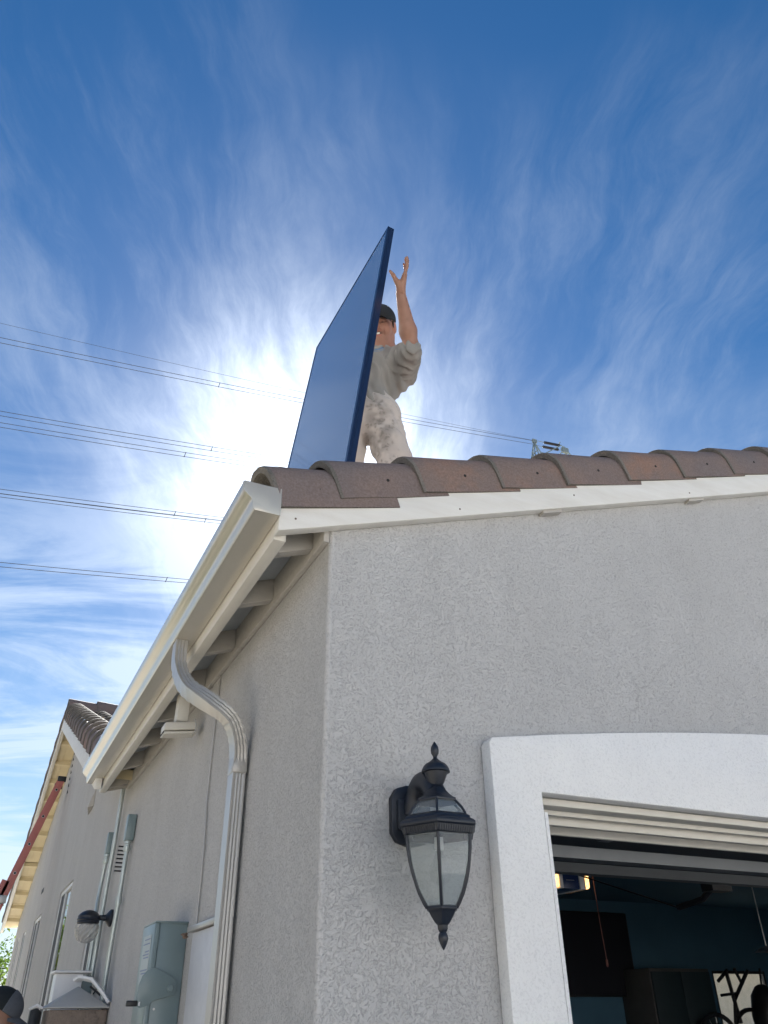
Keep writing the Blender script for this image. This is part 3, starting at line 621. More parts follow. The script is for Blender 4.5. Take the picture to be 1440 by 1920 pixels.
m = hexl([(0.034, 1.8685), (0.040, 1.866), (0.041, 1.860), (0.036, 1.857), (0.031, 1.848), (0.024, 1.838), (0.019, 1.832), (0.014, 1.828), (0.0135, 1.820), (0.010, 1.814)]); obj('base', m, I, lan, bevel=0.0008)
m = MB(); m.lathe([(0.007, 1.816), (0.0085, 1.812), (0.0115, 1.805), (0.0115, 1.799), (0.008, 1.789), (0.003, 1.780), (0.0003, 1.776)], c, 24); obj('drop_finial', m, I, lan, smooth=True)
low = [(0.0885, 2.0185), (0.0870, 1.99), (0.0820, 1.96), (0.0735, 1.93), (0.0620, 1.90), (0.0490, 1.877), (0.0410, 1.866)]
upp = [(0.050, 2.104), (0.062, 2.092), (0.071, 2.082), (0.078, 2.070), (0.080, 2.064)]
for k in range(6):
    a = 2*math.pi*k/6+H6
    for prof, w_ in ((low, 0.0038), (upp, 0.0034)):
        m = MB(); m.tube([(LX+r*math.cos(a), LY+r*math.sin(a), z) for r, z in prof], w_, 6); obj('rib', m, I, lan, smooth=True)
        b = 2*math.pi*(k+1)/6+H6; vs = []; n = len(prof)
        for r, z in prof: vs += [(LX+(r-.001)*math.cos(a), LY+(r-.001)*math.sin(a), z), (LX+(r-.001)*math.cos(b), LY+(r-.001)*math.sin(b), z)]
        m = MB(); m.add(vs, [(2*i, 2*i+1, 2*i+3, 2*i+2) for i in range(n-1)]); obj('pane', m, MT['pane'], lan)
m = MB(); m.lathe([(0.011, 2.02), (0.012, 1.995), (0.010, 1.99)], c, 16); sk = obj('lamp_holder', m, MT['whiteplastic'], lan, smooth=True)
m = MB(); m.lathe([(0.009, 1.99), (0.011, 1.98), (0.024, 1.955), (0.027, 1.94), (0.022, 1.922), (0.010, 1.913), (0.001, 1.911)], c, 20); obj('bulb', m, glass('bulb_glass', (0.97, 0.97, 0.97), 0.02, 0.02), lan, smooth=True)

# ------------------------------------------------------------------ raised garage door and what hangs inside
gd = thing('garage_door', 'raised garage door seen from below with grey steel struts under the ceiling', 'garage door', (3.1, 0.15, 2.15))
m = MB(); m.box((0.70, 0.16, 2.175), (5.50, 0.24, 2.205)); m.box((0.70, 0.215, 2.135), (5.50, 0.232, 2.175)); obj('bottom_rail', m, MT['wood'], gd, bevel=0.003)
for i in range(4):
    m = MB(); zp = (2.225, 2.262, 2.350, 2.450)[i]; m.box((0.70, 0.245+i*0.56, zp), (5.50, 0.80+i*0.56, zp+0.035)); obj('door_panel', m, MT['door_in'], gd, bevel=0.003)
for y, zs in ((0.36, 2.094), (0.91, 2.144)):
    m = MB(); m.box((0.72, y-0.010, zs), (5.48, y+0.045, zs+0.006)); m.box((0.72, y-0.016, zs), (5.48, y-0.010, zs+0.038)); obj('strut', m, MT['steel'], gd)
for x in (1.15, 3.1, 5.0):
    for y in (0.30, 1.0):
        m = MB(); m.box((x, y, 2.150), (x+0.05, y+0.03, 2.226 if y < .5 else 2.263)); m.box((x, y, 2.205), (x+0.05, y+0.2, 2.222)); m.tube([(x-0.06, y+0.09, 2.185), (x+0.12, y+0.07, 2.19)], 0.006, 8); obj('hinge', m, MT['steel'], gd)
m = MB(); m.tube([(2.35, 1.0, 2.14), (2.36, 1.08, 2.10), (2.36, 1.25, 2.08)], 0.014, 8); m.bar((2.36, 1.25, 2.08), (2.10, 2.0, 2.38), 0.03, 0.006); m.box((2.30, 0.95, 2.12), (2.42, 1.02, 2.16)); obj('lift_arm', m, MT['black'], gd)
for x in (0.665, 5.50):
    m = MB(); m.box((x, 0.16, 2.26), (x+0.03, 3.0, 2.30)); m.box((x, 0.16, 0.04), (x+0.03, 0.20, 2.10)); obj('track', m, MT['steel'], gd)
op = thing('garage_door_opener', 'garage door opener with a blue body and amber lit lens hanging from the ceiling', 'opener', (3.12, 3.1, 2.4))
amb, nt, b = newmat('amber_lit_lens'); P(nt, b, (0.8, 0.5, 0.22), 0.3); b.inputs['Emission Color'].default_value = (1.0, 0.52, 0.18, 1); b.inputs['Emission Strength'].default_value = 0.75
tx_ = nt.nodes.new('ShaderNodeTexNoise'); tx_.inputs['Scale'].default_value = 9
mr_ = nt.nodes.new('ShaderNodeMapRange'); nt.links.new(tx_.outputs['Fac'], mr_.inputs['Value']); mr_.inputs['From Min'].default_value = .35; mr_.inputs['From Max'].default_value = .65; mr_.inputs['To Min'].default_value = .35; mr_.inputs['To Max'].default_value = .95
nt.links.new(mr_.outputs[0], b.inputs['Emission Strength'])
m = MB(); m.box((3.02, 3.0, 2.40), (3.165, 3.3, 2.515)); obj('body', m, mat('blue_enamel', (0.012, 0.035, 0.13), (0.01, 0.03, 0.11), 0.35), op, bevel=0.006)
for a, b in ((2.865, 2.985), (3.215, 3.255)):
    m = MB(); m.box((a, 2.99, 2.405), (b, 3.3, 2.51)); obj('lamp_lens', m, amb, op, bevel=0.018, seg=4)
for a, b in ((2.986, 3.019), (3.166, 3.214)):
    m = MB(); m.box((a, 2.992, 2.40), (b, 3.3, 2.515)); obj('side_trim', m, MT['whiteplastic'], op, bevel=0.004)
m = MB(); m.box((3.05, 2.996, 2.455), (3.12, 2.9995, 2.458)); obj('label_line', m, MT['alu'], op)
m = MB(); m.bar((3.1, 0.9, 2.54), (3.1, 3.0, 2.54), 0.03); obj('rail', m, MT['black'], op)
for x in (2.95, 3.2):
    m = MB(); m.bar((x, 3.1, 2.51), (x, 3.1, 2.74), 0.02, 0.004); obj('hanger', m, MT['black'], op)
cd = MB(); cd.tube([(3.31, 3.02, 2.53), (3.308, 3.01, 2.2), (3.312, 3.0, 1.97)], 0.0028, 6); cd.lathe([(0.003, 1.97), (0.008, 1.96), (0.008, 1.93), (0.004, 1.92)], (3.312, 3.0, 0), 10)
single('pull_cord', cd, mat('red_cord', (0.16, 0.06, 0.05)), 'thin red emergency pull cord hanging in the dark garage beside the opener', 'cord', (3.31, 3.0, 2.0))
m = MB(); m.box((5.02, 5.86, 1.80), (6.03, 5.935, 2.61)); sc_ = thing('wall_board', 'large black rectangular board mounted on the dark rear wall of the garage', 'board', (5.5, 5.9, 1.8)); obj('board', m, MT['black'], sc_, bevel=0.01)
m = MB(); m.box((5.04, 5.855, 1.82), (6.01, 5.8595, 2.59)); obj('face', m, mat('matt_black_face', (0.006, 0.006, 0.012), None, 0.8), sc_)
cb = thing('storage_cabinet', 'tall dark cabinet standing against the rear garage wall next to the window', 'cabinet', (6.28, 5.6, 0))
m = MB(); m.box((5.86, 5.45, 0.04), (6.70, 5.93, 2.05)); obj('case', m, MT['door_in'], cb, bevel=0.006)
for a, b in ((5.875, 6.27), (6.28, 6.685)):
    m = MB(); m.box((a, 5.43, 0.1), (b, 5.449, 2.02)); obj('door', m, mat('cabinet_door_paint', (0.02, 0.035, 0.04), None, 0.6), cb, bevel=0.003)
bk = thing('bicycle', 'dark bicycle hanging in front of the small rear garage window', 'bicycle', (7.2, 5.3, 1.6))
m = MB()
for a, b, r in (((6.80,5.3,2.02),(6.86,5.3,1.55),.02), ((6.66,5.3,1.93),(6.82,5.3,2.03),.018), ((6.66,5.3,1.80),(6.90,5.3,1.82),.014), ((6.84,5.3,1.76),(7.12,5.3,2.03),.02), ((6.93,5.3,2.05),(7.00,5.3,1.90),.016), ((6.84,5.3,1.76),(6.78,5.3,1.55),.016)): m.tube([a, b], r, 8)
obj('frame', m, MT['black'], bk)
for cx, cz, rr in ((7.02, 1.40, 0.27), (6.52, 1.36, 0.27)):
    m = MB(); m.tube([(cx+rr*math.cos(t), 5.3, cz+rr*math.sin(t)) for t in [i*math.pi/16 for i in range(33)]], 0.022, 6, False)
    wh = obj('wheel', m, MT['black'], bk)
    m = MB()
    for i in range(8):
        t = i*math.pi/8; m.tube([(cx-rr*math.cos(t), 5.3, cz-rr*math.sin(t)), (cx+rr*math.cos(t), 5.3, cz+rr*math.sin(t))], 0.002, 4)
    obj('spokes', m, MT['alu'], wh)
m = MB(); m.lathe([(0.09, 1.25), (0.15, 1.40), (0.16, 1.62), (0.13, 1.80), (0.07, 1.88), (0.03, 1.90)], (7.22, 5.25, 0), 20); m.tube([(7.22,5.25,1.84),(7.24,5.25,1.95),(7.26,5.25,2.05)], .012, 6)
single('hanging_bag', m, MT['black'], 'bulky dark bag hanging at the right of the small rear garage window', 'bag', (7.22, 5.25, 1.3), smooth=True)
m = MB(); m.lathe([(0.02, 2.16), (0.05, 2.155), (0.10, 2.125), (0.105, 2.115), (0.095, 2.115), (0.02, 2.14)], (6.02, 4.0, 0), 24); m.tube([(6.02, 4.0, 2.16), (6.02, 4.0, 2.74)], 0.006, 6)
single('pendant_lamp', m, MT['alu'], 'small metal pendant lamp shade hanging unlit inside the garage at the right', 'lamp', (6.02, 4.0, 2.1), smooth=True)
# what the rear window looks onto
nb = thing('neighbour_house', 'pale beige house with white fascia seen through the rear garage window', 'house', (18, 16, 0))
m = MB(); m.box((12, 13, 0), (24, 22, 2.55)); obj('wall', m, mat('beige_render', (0.72, 0.63, 0.50), None, 0.9), nb)
m = MB(); m.box((11.6, 12.6, 2.55), (24.4, 22.4, 2.78)); obj('fascia', m, MT['paint'], nb)
m = MB(); m.prism([(12.5, 2.78), (22.5, 2.78), (17.5, 4.4)], 'x', 11.6, 24.4); obj('roof', m, MT['tile'], nb)

# ------------------------------------------------------------------ things on the side wall
# switch box
sb = thing('disconnect_box', 'grey green electrical switch box with a fan shaped lever on the side wall', 'electrical box', (-0.06, 1.35, 1.6))
m = MB(); m.box((-0.105, 1.13, 1.26), (-0.001, 1.345, 1.955)); obj('cabinet', m, MT['greybox'], sb, bevel=0.004)
m = MB(); m.box((-0.124, 1.124, 1.255), (-0.106, 1.349, 1.950)); m.box((-0.124, 1.122, 1.951), (-0.001, 1.351, 1.957)); cv = obj('cover', m, MT['greybox'], sb, bevel=0.002)
m = MB(); m.box((-0.1258, 1.16, 1.76), (-0.1245, 1.30, 1.915)); lb = obj('sticker', m, mat('faded_sticker', (0.42, 0.47, 0.48), (0.36, 0.41, 0.42), 0.5), cv)
m = MB()
for i, (z, l) in enumerate(((1.90, .10), (1.885, .12), (1.86, .07), (1.85, .11), (1.84, .09), (1.80, .12), (1.79, .10), (1.775, .05))): m.box((-0.1268, 1.17, z), (-0.1259, 1.17+l, z+0.004))
obj('sticker_print', m, mat('blue_print', (0.22, 0.27, 0.42)), cv)
fan = [(-0.055, 1.70), (-0.045, 1.735), (-0.055, 1.765)]+[(-0.155+0.0*i, 0) for i in range(0)]
m = MB(); pts = [(-0.022, 1.724), (-0.022, 1.762), (-0.034, 1.775), (-0.085, 1.800), (-0.105, 1.806)]+[(-0.105-0.050*math.sin(t), 1.748+0.058*math.cos(t)) for t in (0.25, 0.6, 1.0, 1.4)]+[(-0.158, 1.715), (-0.158, 1.690), (-0.142, 1.683), (-0.118, 1.690), (-0.095, 1.706)]
m.prism(pts, 'y', 1.119, 1.1225); lv = obj('lever', m, MT['greybox'], sb, bevel=0.0015)
m = MB(); m.lathe([(0.012, 0), (0.012, 0.003), (0.009, 0.006)], (-0.042, 1.1189, 1.743), 18, (0, -1, 0)); obj('pivot', m, MT['greybox'], lv, smooth=True)
m = MB(); m.box((-0.190, 1.113, 1.688), (-0.152, 1.130, 1.706)); obj('grip', m, MT['black'], lv, bevel=0.003)
m = MB(); m.tube([(-0.145, 1.1185, 1.69), (-0.145, 1.1185, 1.702)], 0.003, 8); obj('slot', m, MT['whiteplastic'], lv)
for z in (1.53, 1.68):
    m = MB(); m.lathe([(0.004, 0), (0.004, 0.003)], (-0.09, 1.13, z), 10, (0, -1, 0)); obj('screw', m, MT['alu'], sb)
sb.location.y += 0.215
# white panel door with its flashing
pn = thing('utility_panel', 'flat pale grey utility panel door behind the downspout with a metal flashing above', 'utility panel', (-0.02, 1.0, 1.5))
m = MB(); m.box((-0.026, 0.80, 0.9), (-0.001, 1.155, 1.905)); obj('door', m, mat('pale_grey_enamel', (0.62, 0.62, 0.64), None, 0.45), pn, bevel=0.004)
m = MB(); m.box((-0.040, 0.78, 1.908), (-0.001, 1.185, 1.925)); obj('flashing', m, MT['spout'], pn, bevel=0.002)
m = MB()
for i in range(10): m.lathe([(0.0, 0), (random.uniform(.006, .010), 0.004), (0.0, 0.010)], (-0.045+random.uniform(-.006, .006), 1.185+random.uniform(-.012, .014), 1.900+random.uniform(-.014, .012)), 6)
obj('rust_clump', m, mat('rust', (0.16, 0.08, 0.045), (0.25, 0.2, 0.16), 0.9, scale=80), pn)
# thin cable down the wall
m = MB(); m.tube(smooth_path([(-0.03, 1.40, 2.87), (-0.012, 1.33, 2.905), (-0.006, 1.25, 2.912), (-0.006, 1.238, 2.86), (-0.006, 1.24, 2.70), (-0.006, 1.24, 2.45), (-0.006, 1.235, 2.36), (-0.006, 1.215, 2.26), (-0.006, 1.20, 2.15), (-0.006, 1.195, 2.0), (-0.006, 1.185, 1.925)], 4), 0.0035, 8)
single('wall_cable', m, MT['spout'], 'thin grey cable running down the side wall from the eave to the utility panel', 'cable', (-0.006, 1.2, 2.4), smooth=True)
# eave light fixture
ef = thing('eave_fixture', 'slim cream fixture hanging on a square block below the side eave', 'light fixture', (-0.12, 1.6, 2.8))
m = MB(); m.box((-0.135, 1.50, 2.745), (-0.085, 1.56, 2.873)); obj('mounting_block', m, MT['wood'], ef, bevel=0.003)
m = MB(); m.prism([(-0.185, 2.688), (-0.045, 2.708), (-0.045, 2.742), (-0.185, 2.722)], 'y', 1.475, 1.56)
m.prism([(-0.185, 2.672), (-0.045, 2.692), (-0.045, 2.703), (-0.185, 2.683)], 'y', 1.48, 1.555); obj('housing', m, MT['wood'], ef, bevel=0.003)
m = MB(); m.box((-0.187, 1.482, 2.678), (-0.1855, 1.553, 2.686)); obj('end_slot', m, MT['dark_hole'], ef)
m = MB(); m.tube(smooth_path([(-0.06, 1.47, 2.75), (-0.052, 1.468, 2.72), (-0.055, 1.47, 2.69), (-0.06, 1.49, 2.685)], 3), 0.003, 6); obj('loop', m, MT['spout'], ef)

ef.location.x += 0.016; ef.location.z += 0.016
# conduits
def conduit(name, pts, r, label, head=None, coup=()):
    t = thing(name, label, 'conduit', pts[-1])
    m = MB(); m.tube(pts, r, 14); obj('pipe', m, MT['conduit'], t, smooth=True)
    for z in coup:
        k = min(pts, key=lambda p: abs(p[2]-z)); m = MB(); m.lathe([(r*1.3, z-0.02), (r*1.35, z-0.015), (r*1.35, z+0.015), (r*1.3, z+0.02)], (k[0], k[1], 0), 14); obj('coupling', m, MT['conduit'], t, smooth=True)
    if head:
        m = MB(); m.box(*head); obj('head_box', m, MT['greybox'], t, bevel=0.004)
        x, y = pts[0][0], pts[0][1]; z = head[0][2]
        m = MB(); m.lathe([(r*1.5, z-0.055), (r*1.65, z-0.05), (r*1.65, z-0.03), (r*1.2, z-0.027), (r*1.2, z-0.018), (r*1.6, z-0.015), (r*1.6, z-0.001)], (x, y, 0), 14); obj('connector', m, MT['conduit'], t, smooth=True)
    return t
conduit('conduit', smooth_path([(-0.03, 3.49, 2.93), (-0.03, 3.49, 2.6), (-0.03, 3.51, 2.42), (-0.03, 3.52, 2.0), (-0.03, 3.52, 0.2)], 4), 0.0135, 'tall galvanised conduit climbing into the corner under the far end of the gutter')
conduit('conduit', smooth_path([(-0.028, 2.955, 2.48), (-0.028, 2.96, 2.2), (-0.028, 2.99, 1.9), (-0.028, 3.0, 1.4), (-0.028, 3.0, 0.2)], 3), 0.0125, 'galvanised conduit with a tall grey head box nearest to the disconnect box', head=((-0.052, 2.925, 2.505), (-0.003, 2.985, 2.645)), coup=(2.2,))
conduit('conduit', smooth_path([(-0.04, 3.66, 2.52), (-0.045, 3.68, 2.35), (-0.05, 3.64, 2.20), (-0.045, 3.60, 2.1), (-0.045, 3.60, 1.4), (-0.045, 3.60, 0.2)], 4), 0.0125, 'galvanised conduit with a short head box partly behind the tallest conduit', head=((-0.056, 3.635, 2.54), (-0.003, 3.69, 2.67)))
m = MB()
for i in range(7): m.box((-0.062, 3.07-i*0.004, 2.36+i*0.021), (-0.001, 3.085-i*0.004, 2.367+i*0.021))
vt = single('wall_louvre', m, MT['black'], 'row of short black louvre slats on the wall beside the near conduit', 'louvre', (-0.03, 3.06, 2.4))

# globe lamp
gl = thing('globe_lamp', 'black wall lamp with a swirled clear glass globe beside the conduits', 'wall lamp', (-0.1, 3.3, 2.1))
m = MB(); m.lathe([(0.045, 0.0), (0.045, 0.012), (0.035, 0.022), (0.018, 0.035), (0.014, 0.055), (0.014, 0.075)], (-0.001, 3.30, 2.145), 24, (-1, 0, 0)); obj('wall_mount', m, I, gl, smooth=True)
m = MB(); hp = [(0.058, 2.112), (0.062, 2.118), (0.060, 2.126), (0.064, 2.132), (0.060, 2.142), (0.061, 2.150), (0.052, 2.162), (0.040, 2.172), (0.020, 2.180), (0.002, 2.183)]
m.lathe(hp, (-0.128, 3.30, 0), 28); obj('hood', m, I, gl, smooth=True)
m = MB(); n, k = 96, 18; vs = []
for j in range(k+1):
    t = j/k*math.pi*0.62+math.pi*0.38; r = 0.062*math.sin(t)**0.9 if j < k else 0.0; z = 2.083+0.066*math.cos(t)*1.05
    for i in range(n):
        a = 2*math.pi*i/n; rr = r*(1+0.075*math.cos(12*(a+0.10*j)))
        vs.append((-0.128+rr*math.cos(a), 3.30+rr*math.sin(a), z))
m.add(vs, [(j*n+i, j*n+(i+1) % n, (j+1)*n+(i+1) % n, (j+1)*n+i) for j in range(k) for i in range(n)])
obj('globe', m, glass('swirled_glass', (0.85, 0.86, 0.86), 0.08, 0.38, (0.62, 0.60, 0.57)), gl, smooth=True)

# ------------------------------------------------------------------ ladder
ld = thing('extension_ladder', 'red extension ladder leaning on the far gable wall', 'ladder', (-1.2, 8.4, 0))
def lx(z): return -0.105-0.27*(4.09-z)
for sgn, (za, zb_), off in ((0, (0.02, 2.95), -0.05), (1, (1.3, 4.09), 0.0)):
    for y in (8.30, 8.68):
        m = MB(); A = Vector((lx(za)+off, y, za)); B = Vector((lx(zb_)+off, y, zb_)); t = (B-A).normalized(); n = Vector((t.z, 0, -t.x))
        vs = [A-n*.042, A+n*.042, B+n*.042, B-n*.042]; m.add(vs+[v+Vector((0, 0.025, 0)) for v in vs], [(0,1,2,3),(7,6,5,4),(0,4,5,1),(1,5,6,2),(2,6,7,3),(3,7,4,0)])
        obj('rail', m, MT['red'], ld, bevel=0.003)
        for e in ((B,) if sgn else ()):
            m = MB(); m.box((e.x-0.05, e.y-0.004, e.z-0.05), (e.x+0.045, e.y+0.03, e.z+0.012)); obj('end_cap', m, MT['black'], ld, bevel=0.006)
    z = za+0.2
    while z < zb_-0.1:
        m = MB(); m.tube([(lx(z)+off, 8.292, z), (lx(z)+off, 8.713, z)], 0.016, 10); rg = obj('rung', m, MT['alu'], ld)
        m = MB(); m.lathe([(0.0125, 0), (0.0125, 0.002)], (lx(z)+off, 8.2915, z), 10, (0, -1, 0)); obj('rung_bore', m, MT['dark_hole'], rg)
        z += 0.305
m = MB(); m.box((lx(2.75)-0.12, 8.28, 2.72), (lx(2.75)+0.05, 8.298, 2.80)); obj('bracket', m, MT['alu'], ld, bevel=0.003)

# ------------------------------------------------------------------ block pillar and what stands on it
pl = thing('block_pillar', 'brown split face block pillar with a pyramid concrete cap at the side wall', 'pillar', (-0.17, 3.05, 0))
z = 0.0
while z < 1.66:
    h = 0.2 if z+0.2 < 1.7 else 1.697-z
    m = MB(); m.box((-0.288, 2.90, z+0.003), (-0.006, 3.20, z+h-0.003)); obj('block', m, MT['splitblock'], pl, bevel=0.006); z += 0.2
m = MB(); m.box((-0.282, 2.906, 0), (-0.012, 3.194, 1.69)); obj('mortar_core', m, MT['cap_conc'], pl)
m = MB(); m.add([(-0.302,2.885,1.7),(-0.002,2.885,1.7),(-0.002,3.215,1.7),(-0.302,3.215,1.7),(-0.302,2.885,1.706),(-0.002,2.885,1.706),(-0.002,3.215,1.706),(-0.302,3.215,1.706),(-0.150,3.05,1.80)],
    [(0,3,2,1),(0,1,5,4),(1,2,6,5),(2,3,7,6),(3,0,4,7),(4,5,8),(5,6,8),(6,7,8),(7,4,8)]); obj('cap', m, MT['cap_conc'], pl, bevel=0.003)
wb = thing('junction_box', 'white lidded plastic box mounted behind the pillar cap', 'junction box', (-0.13, 3.5, 1.7))
m = MB(); m.box((-0.235, 3.42, 1.55), (-0.09, 3.58, 1.872)); obj('box', m, MT['whiteplastic'], wb, bevel=0.006)
m = MB(); m.box((-0.25, 3.40, 1.874), (-0.045, 3.60, 1.886)); obj('lid', m, MT['whiteplastic'], wb, bevel=0.004)
m = MB(); m.box((-0.089, 3.46, 1.78), (-0.03, 3.52, 1.86)); obj('bracket', m, MT['greybox'], wb, bevel=0.003)
m = MB(); m.tube([(-0.17, 2.97, 1.822), (-0.155, 2.955, 1.834), (-0.10, 2.93, 1.823), (-0.04, 2.90, 1.762), (-0.006, 2.885, 1.722)], [1, 1, 1, 1, .9], 12, True, (0.010, 0.035))
single('white_bracket', m, MT['whiteplastic'], 'bent white plastic arm resting across the concrete pillar cap', 'bracket', (-0.09, 2.92, 1.8), smooth=True)
m = MB(); m.tube([(-0.085, 3.1, 1.80), (-0.05, 3.08, 1.775), (-0.03, 3.07, 1.76)], 0.005, 6); m.tube([(-0.065, 3.09, 1.765), (-0.045, 3.08, 1.80)], 0.004, 6)
single('cable_tie', m, MT['black'], 'small black crossed cable tie behind the pillar cap', 'cable tie', (-0.05, 3.08, 1.78))
m = MB(); m.prism([(-0.375, 1.0), (-0.31, 1.0), (-0.31, 1.688), (-0.335, 1.705), (-0.365, 1.694)], 'y', 3.02, 3.08)
gp = single('gate_post', m, MT['black'], 'dark gate post with a pale cap left of the block pillar', 'post', (-0.34, 3.05, 1.0), bevel=0.006)
m = MB(); m.prism([(-0.368, 1.698), (-0.336, 1.712), (-0.308, 1.70), (-0.308, 1.708), (-0.336, 1.722), (-0.372, 1.703)], 'y', 3.018, 3.082); ORG[gp.name] = Vector((-0.34, 3.05, 1.0)); obj('post_cap', m, MT['whiteplastic'], gp)

# ------------------------------------------------------------------ transmission tower and lines
tw = thing('transmission_tower', 'steel lattice transmission tower rising beyond the tiled roof', 'tower', (40, 45, 0))
def lat(mm, A, B, w): mm.bar(A, B, w)
m = MB(); legs = [(-1, -1), (1, -1), (1, 1), (-1, 1)]
lev = [(0, 4.6), (9, 3.7), (17, 3.0), (24, 2.4), (30, 2.0), (36, 1.9), (42, 1.9)]
for (z0, r0), (z1, r1) in zip(lev[:-1], lev[1:]):
    for i, (a, b) in enumerate(legs):
        c_, d = legs[(i+1) % 4]
        m.bar((40+a*r0, 45+b*r0, z0), (40+a*r1, 45+b*r1, z1), 0.16); m.bar((40+a*r0, 45+b*r0, z0), (40+c_*r1, 45+d*r1, z1), 0.09)
        m.bar((40+c_*r0, 45+d*r0, z0), (40+a*r1, 45+b*r1, z1), 0.09); m.bar((40+a*r1, 45+b*r1, z1), (40+c_*r1, 45+d*r1, z1), 0.09)
obj('lattice_mast', m, MT['tower'], tw)
m = MB(); T = (38.0, 45, 47.75)
for a, b in (((36.4, 44, 43.6), T), ((37.1, 44, 44.0), T), ((38.4, 44.2, 43), T), ((39.3, 44.6, 44.5), T), ((40.2, 45.5, 45), T), ((38.0, 46.5, 43), T),
             ((37.0, 44.4, 45.3), (38.1, 44.7, 46.6)), ((37.2, 44.5, 45.9), (37.3, 44.2, 44.4)), ((38.6, 44.8, 46.5), (39.4, 44.8, 46.0)), ((37.0, 44.4, 45.3), (37.9, 44.5, 44.6)), ((37.4, 44.5, 45.9), (38.1, 44.6, 45.4))): m.bar(a, b, 0.085)
m.box((37.85, 44.9, 47.6), (38.3, 45.1, 48.0)); obj('left_peak', m, MT['tower'], tw)
m = MB(); T2 = (41.75, 45, 48.0)
for a, b in (((38.4, 44.4, 45.9), (41.3, 45, 48.35)), ((40.0, 44.5, 46.2), T2), ((44.0, 45.4, 46.4), T2), ((41.2, 45, 48.7), (40.6, 45, 47.6)), ((41.75, 45.5, 44), T2), ((38.3, 45, 46.4), (40.2, 45.3, 46.4))): m.bar(a, b, 0.10)
m.box((41.3, 44.85, 47.55), (42.0, 45.15, 48.1)); obj('right_peak', m, MT['tower'], tw)
for z, off in ((48.05, 0.0), (47.45, -0.25)):
    m = MB(); m.tube([(39.25+off, 45, z), (41.1+off, 45, z+0.22)], 0.10, 8)
    for i in range(14):
        t = i/13; m.lathe([(0.10, -0.02), (0.15, 0), (0.10, 0.02)], (39.3+off+1.75*t, 45, z+0.21*t), 8, (1, 0, 0.12))
    obj('insulator', m, MT['insul'], tw)
    m = MB(); m.tube([(38.1, 45, z-0.12), (39.3+off, 45, z)], 0.03, 6); m.tube([(41.1+off, 45, z+0.22), (41.7, 45, z+0.25)], 0.03, 6); obj('link', m, MT['tower'], tw)
for z in (41.4, 35.5, 30.5):
    m = MB()
    for sgn in (-1, 1):
        for dx in (-1, 1): m.bar((40+dx*1.9, 45+sgn*1.9, z), (38, 45+sgn*5.5, z), 0.12); m.bar((40+dx*1.9, 45+sgn*1.9, z+1.5), (38, 45+sgn*5.5, z), 0.09)
    m.bar((38.1, 43, z), (38.1, 47, z), 0.12); obj('crossarm', m, MT['tower'], tw)
def line(label, conds, spacers, r=0.020):
    t = thing('power_line', label, 'power line', (38, 45, conds[0][2]), group='power lines running to the lattice tower')
    for (k, s_, z0) in conds:
        m = MB(); xs = np.linspace(-140, 38, 60); m.tube([(x, 45, z0+s_*(x-38)+k*(x-38)**2) for x in xs], r, 6); obj('conductor', m, MT['wire'], t, smooth=True)
    for x in spacers:
        a = [z0+s_*(x-38)+k*(x-38)**2 for (k, s_, z0) in conds]
        m = MB(); m.bar((x+0.05, 45, a[0]+0.04), (x-0.03, 45, a[1]-0.06), 0.045); obj('spacer', m, MT['wire'], t)
K = 0.00075
line('single thin wire above every other line to the tower', [(5.34e-4, .1234, 47.86)], [], 0.012)
line('highest pair of wires with one spacer, crossing left of the solar panel', [(6.2e-4, .1557, 47.84), (5.3e-4, .1524, 47.40)], [7.7, -40])
line('second pair of wires from the top, below the highest pair', [(K, .1664, 41.71), (K, .1674, 41.38)], [7.8, -38])
line('third pair of wires from the top, just under the second pair', [(K, .1692, 40.90), (K, .1694, 40.54)], [5.95, -41])
line('fourth pair of wires, upper of two that nearly overlap above the gutter', [(K, .1684, 35.74), (K, .1707, 35.50)], [5.9, -35])
line('fifth pair of wires, lower of two that nearly overlap above the gutter', [(K, .1740, 35.66), (K, .1716, 35.30)], [8.03, -36])
line('lowest pair of wires near the middle of the gutter', [(K, .1690, 30.62), (K, .1720, 30.45)], [6.04, -34])

# ------------------------------------------------------------------ trees
def tree(label, c, r, h0, n=5200, leaf=0.055, group=None):
    t = thing('tree', label, 'tree', (c[0], c[1], 0), group=group)
    m = MB(); m.tube(smooth_path([(c[0], c[1], 0), (c[0]+.05, c[1], h0*.6), (c[0]-.05, c[1]+.05, c[2])], 4), [0.11-0.008*i for i in range(9)], 8)
    for i in range(7):
        a = i*0.9+0.3; m.tube([(c[0], c[1], h0*.6), (c[0]+r*.4*math.cos(a), c[1]+r*.4*math.sin(a), c[2]), (c[0]+r*.75*math.cos(a), c[1]+r*.75*math.sin(a), c[2]+r*.4)], [0.045, 0.03, 0.012], 6)
    obj('trunk', m, MT['bark'], t, smooth=True)
    rng = np.random.RandomState(int(abs(c[0]*100+c[1]*10))); cl = rng.normal(size=(42, 3)); cl /= np.linalg.norm(cl, axis=1)[:, None]; cl *= (rng.rand(42, 1)**.4)*r*0.85
    vs = []; fs = []
    for i in range(n):
        q = cl[rng.randint(42)]+rng.normal(size=3)*r*0.17; p = Vector((c[0]+q[0], c[1]+q[1], c[2]+q[2]*0.95))
        d = Vector(rng.normal(size=3)).normalized(); e = d.cross(Vector(rng.normal(size=3))).normalized(); s_ = leaf*(0.6+rng.rand())
        o = len(vs); vs += [p-d*s_, p+e*s_*.45, p+d*s_, p-e*s_*.45]; fs.append((o, o+1, o+2, o+3))
    m = MB(); m.add(vs, fs); obj('crown', m, MT['leafm'], t)
lf, nt, b = newmat('tree_leaves'); nt.nodes.remove(b); N = nt.nodes.new; out = nt.nodes['Material Output']
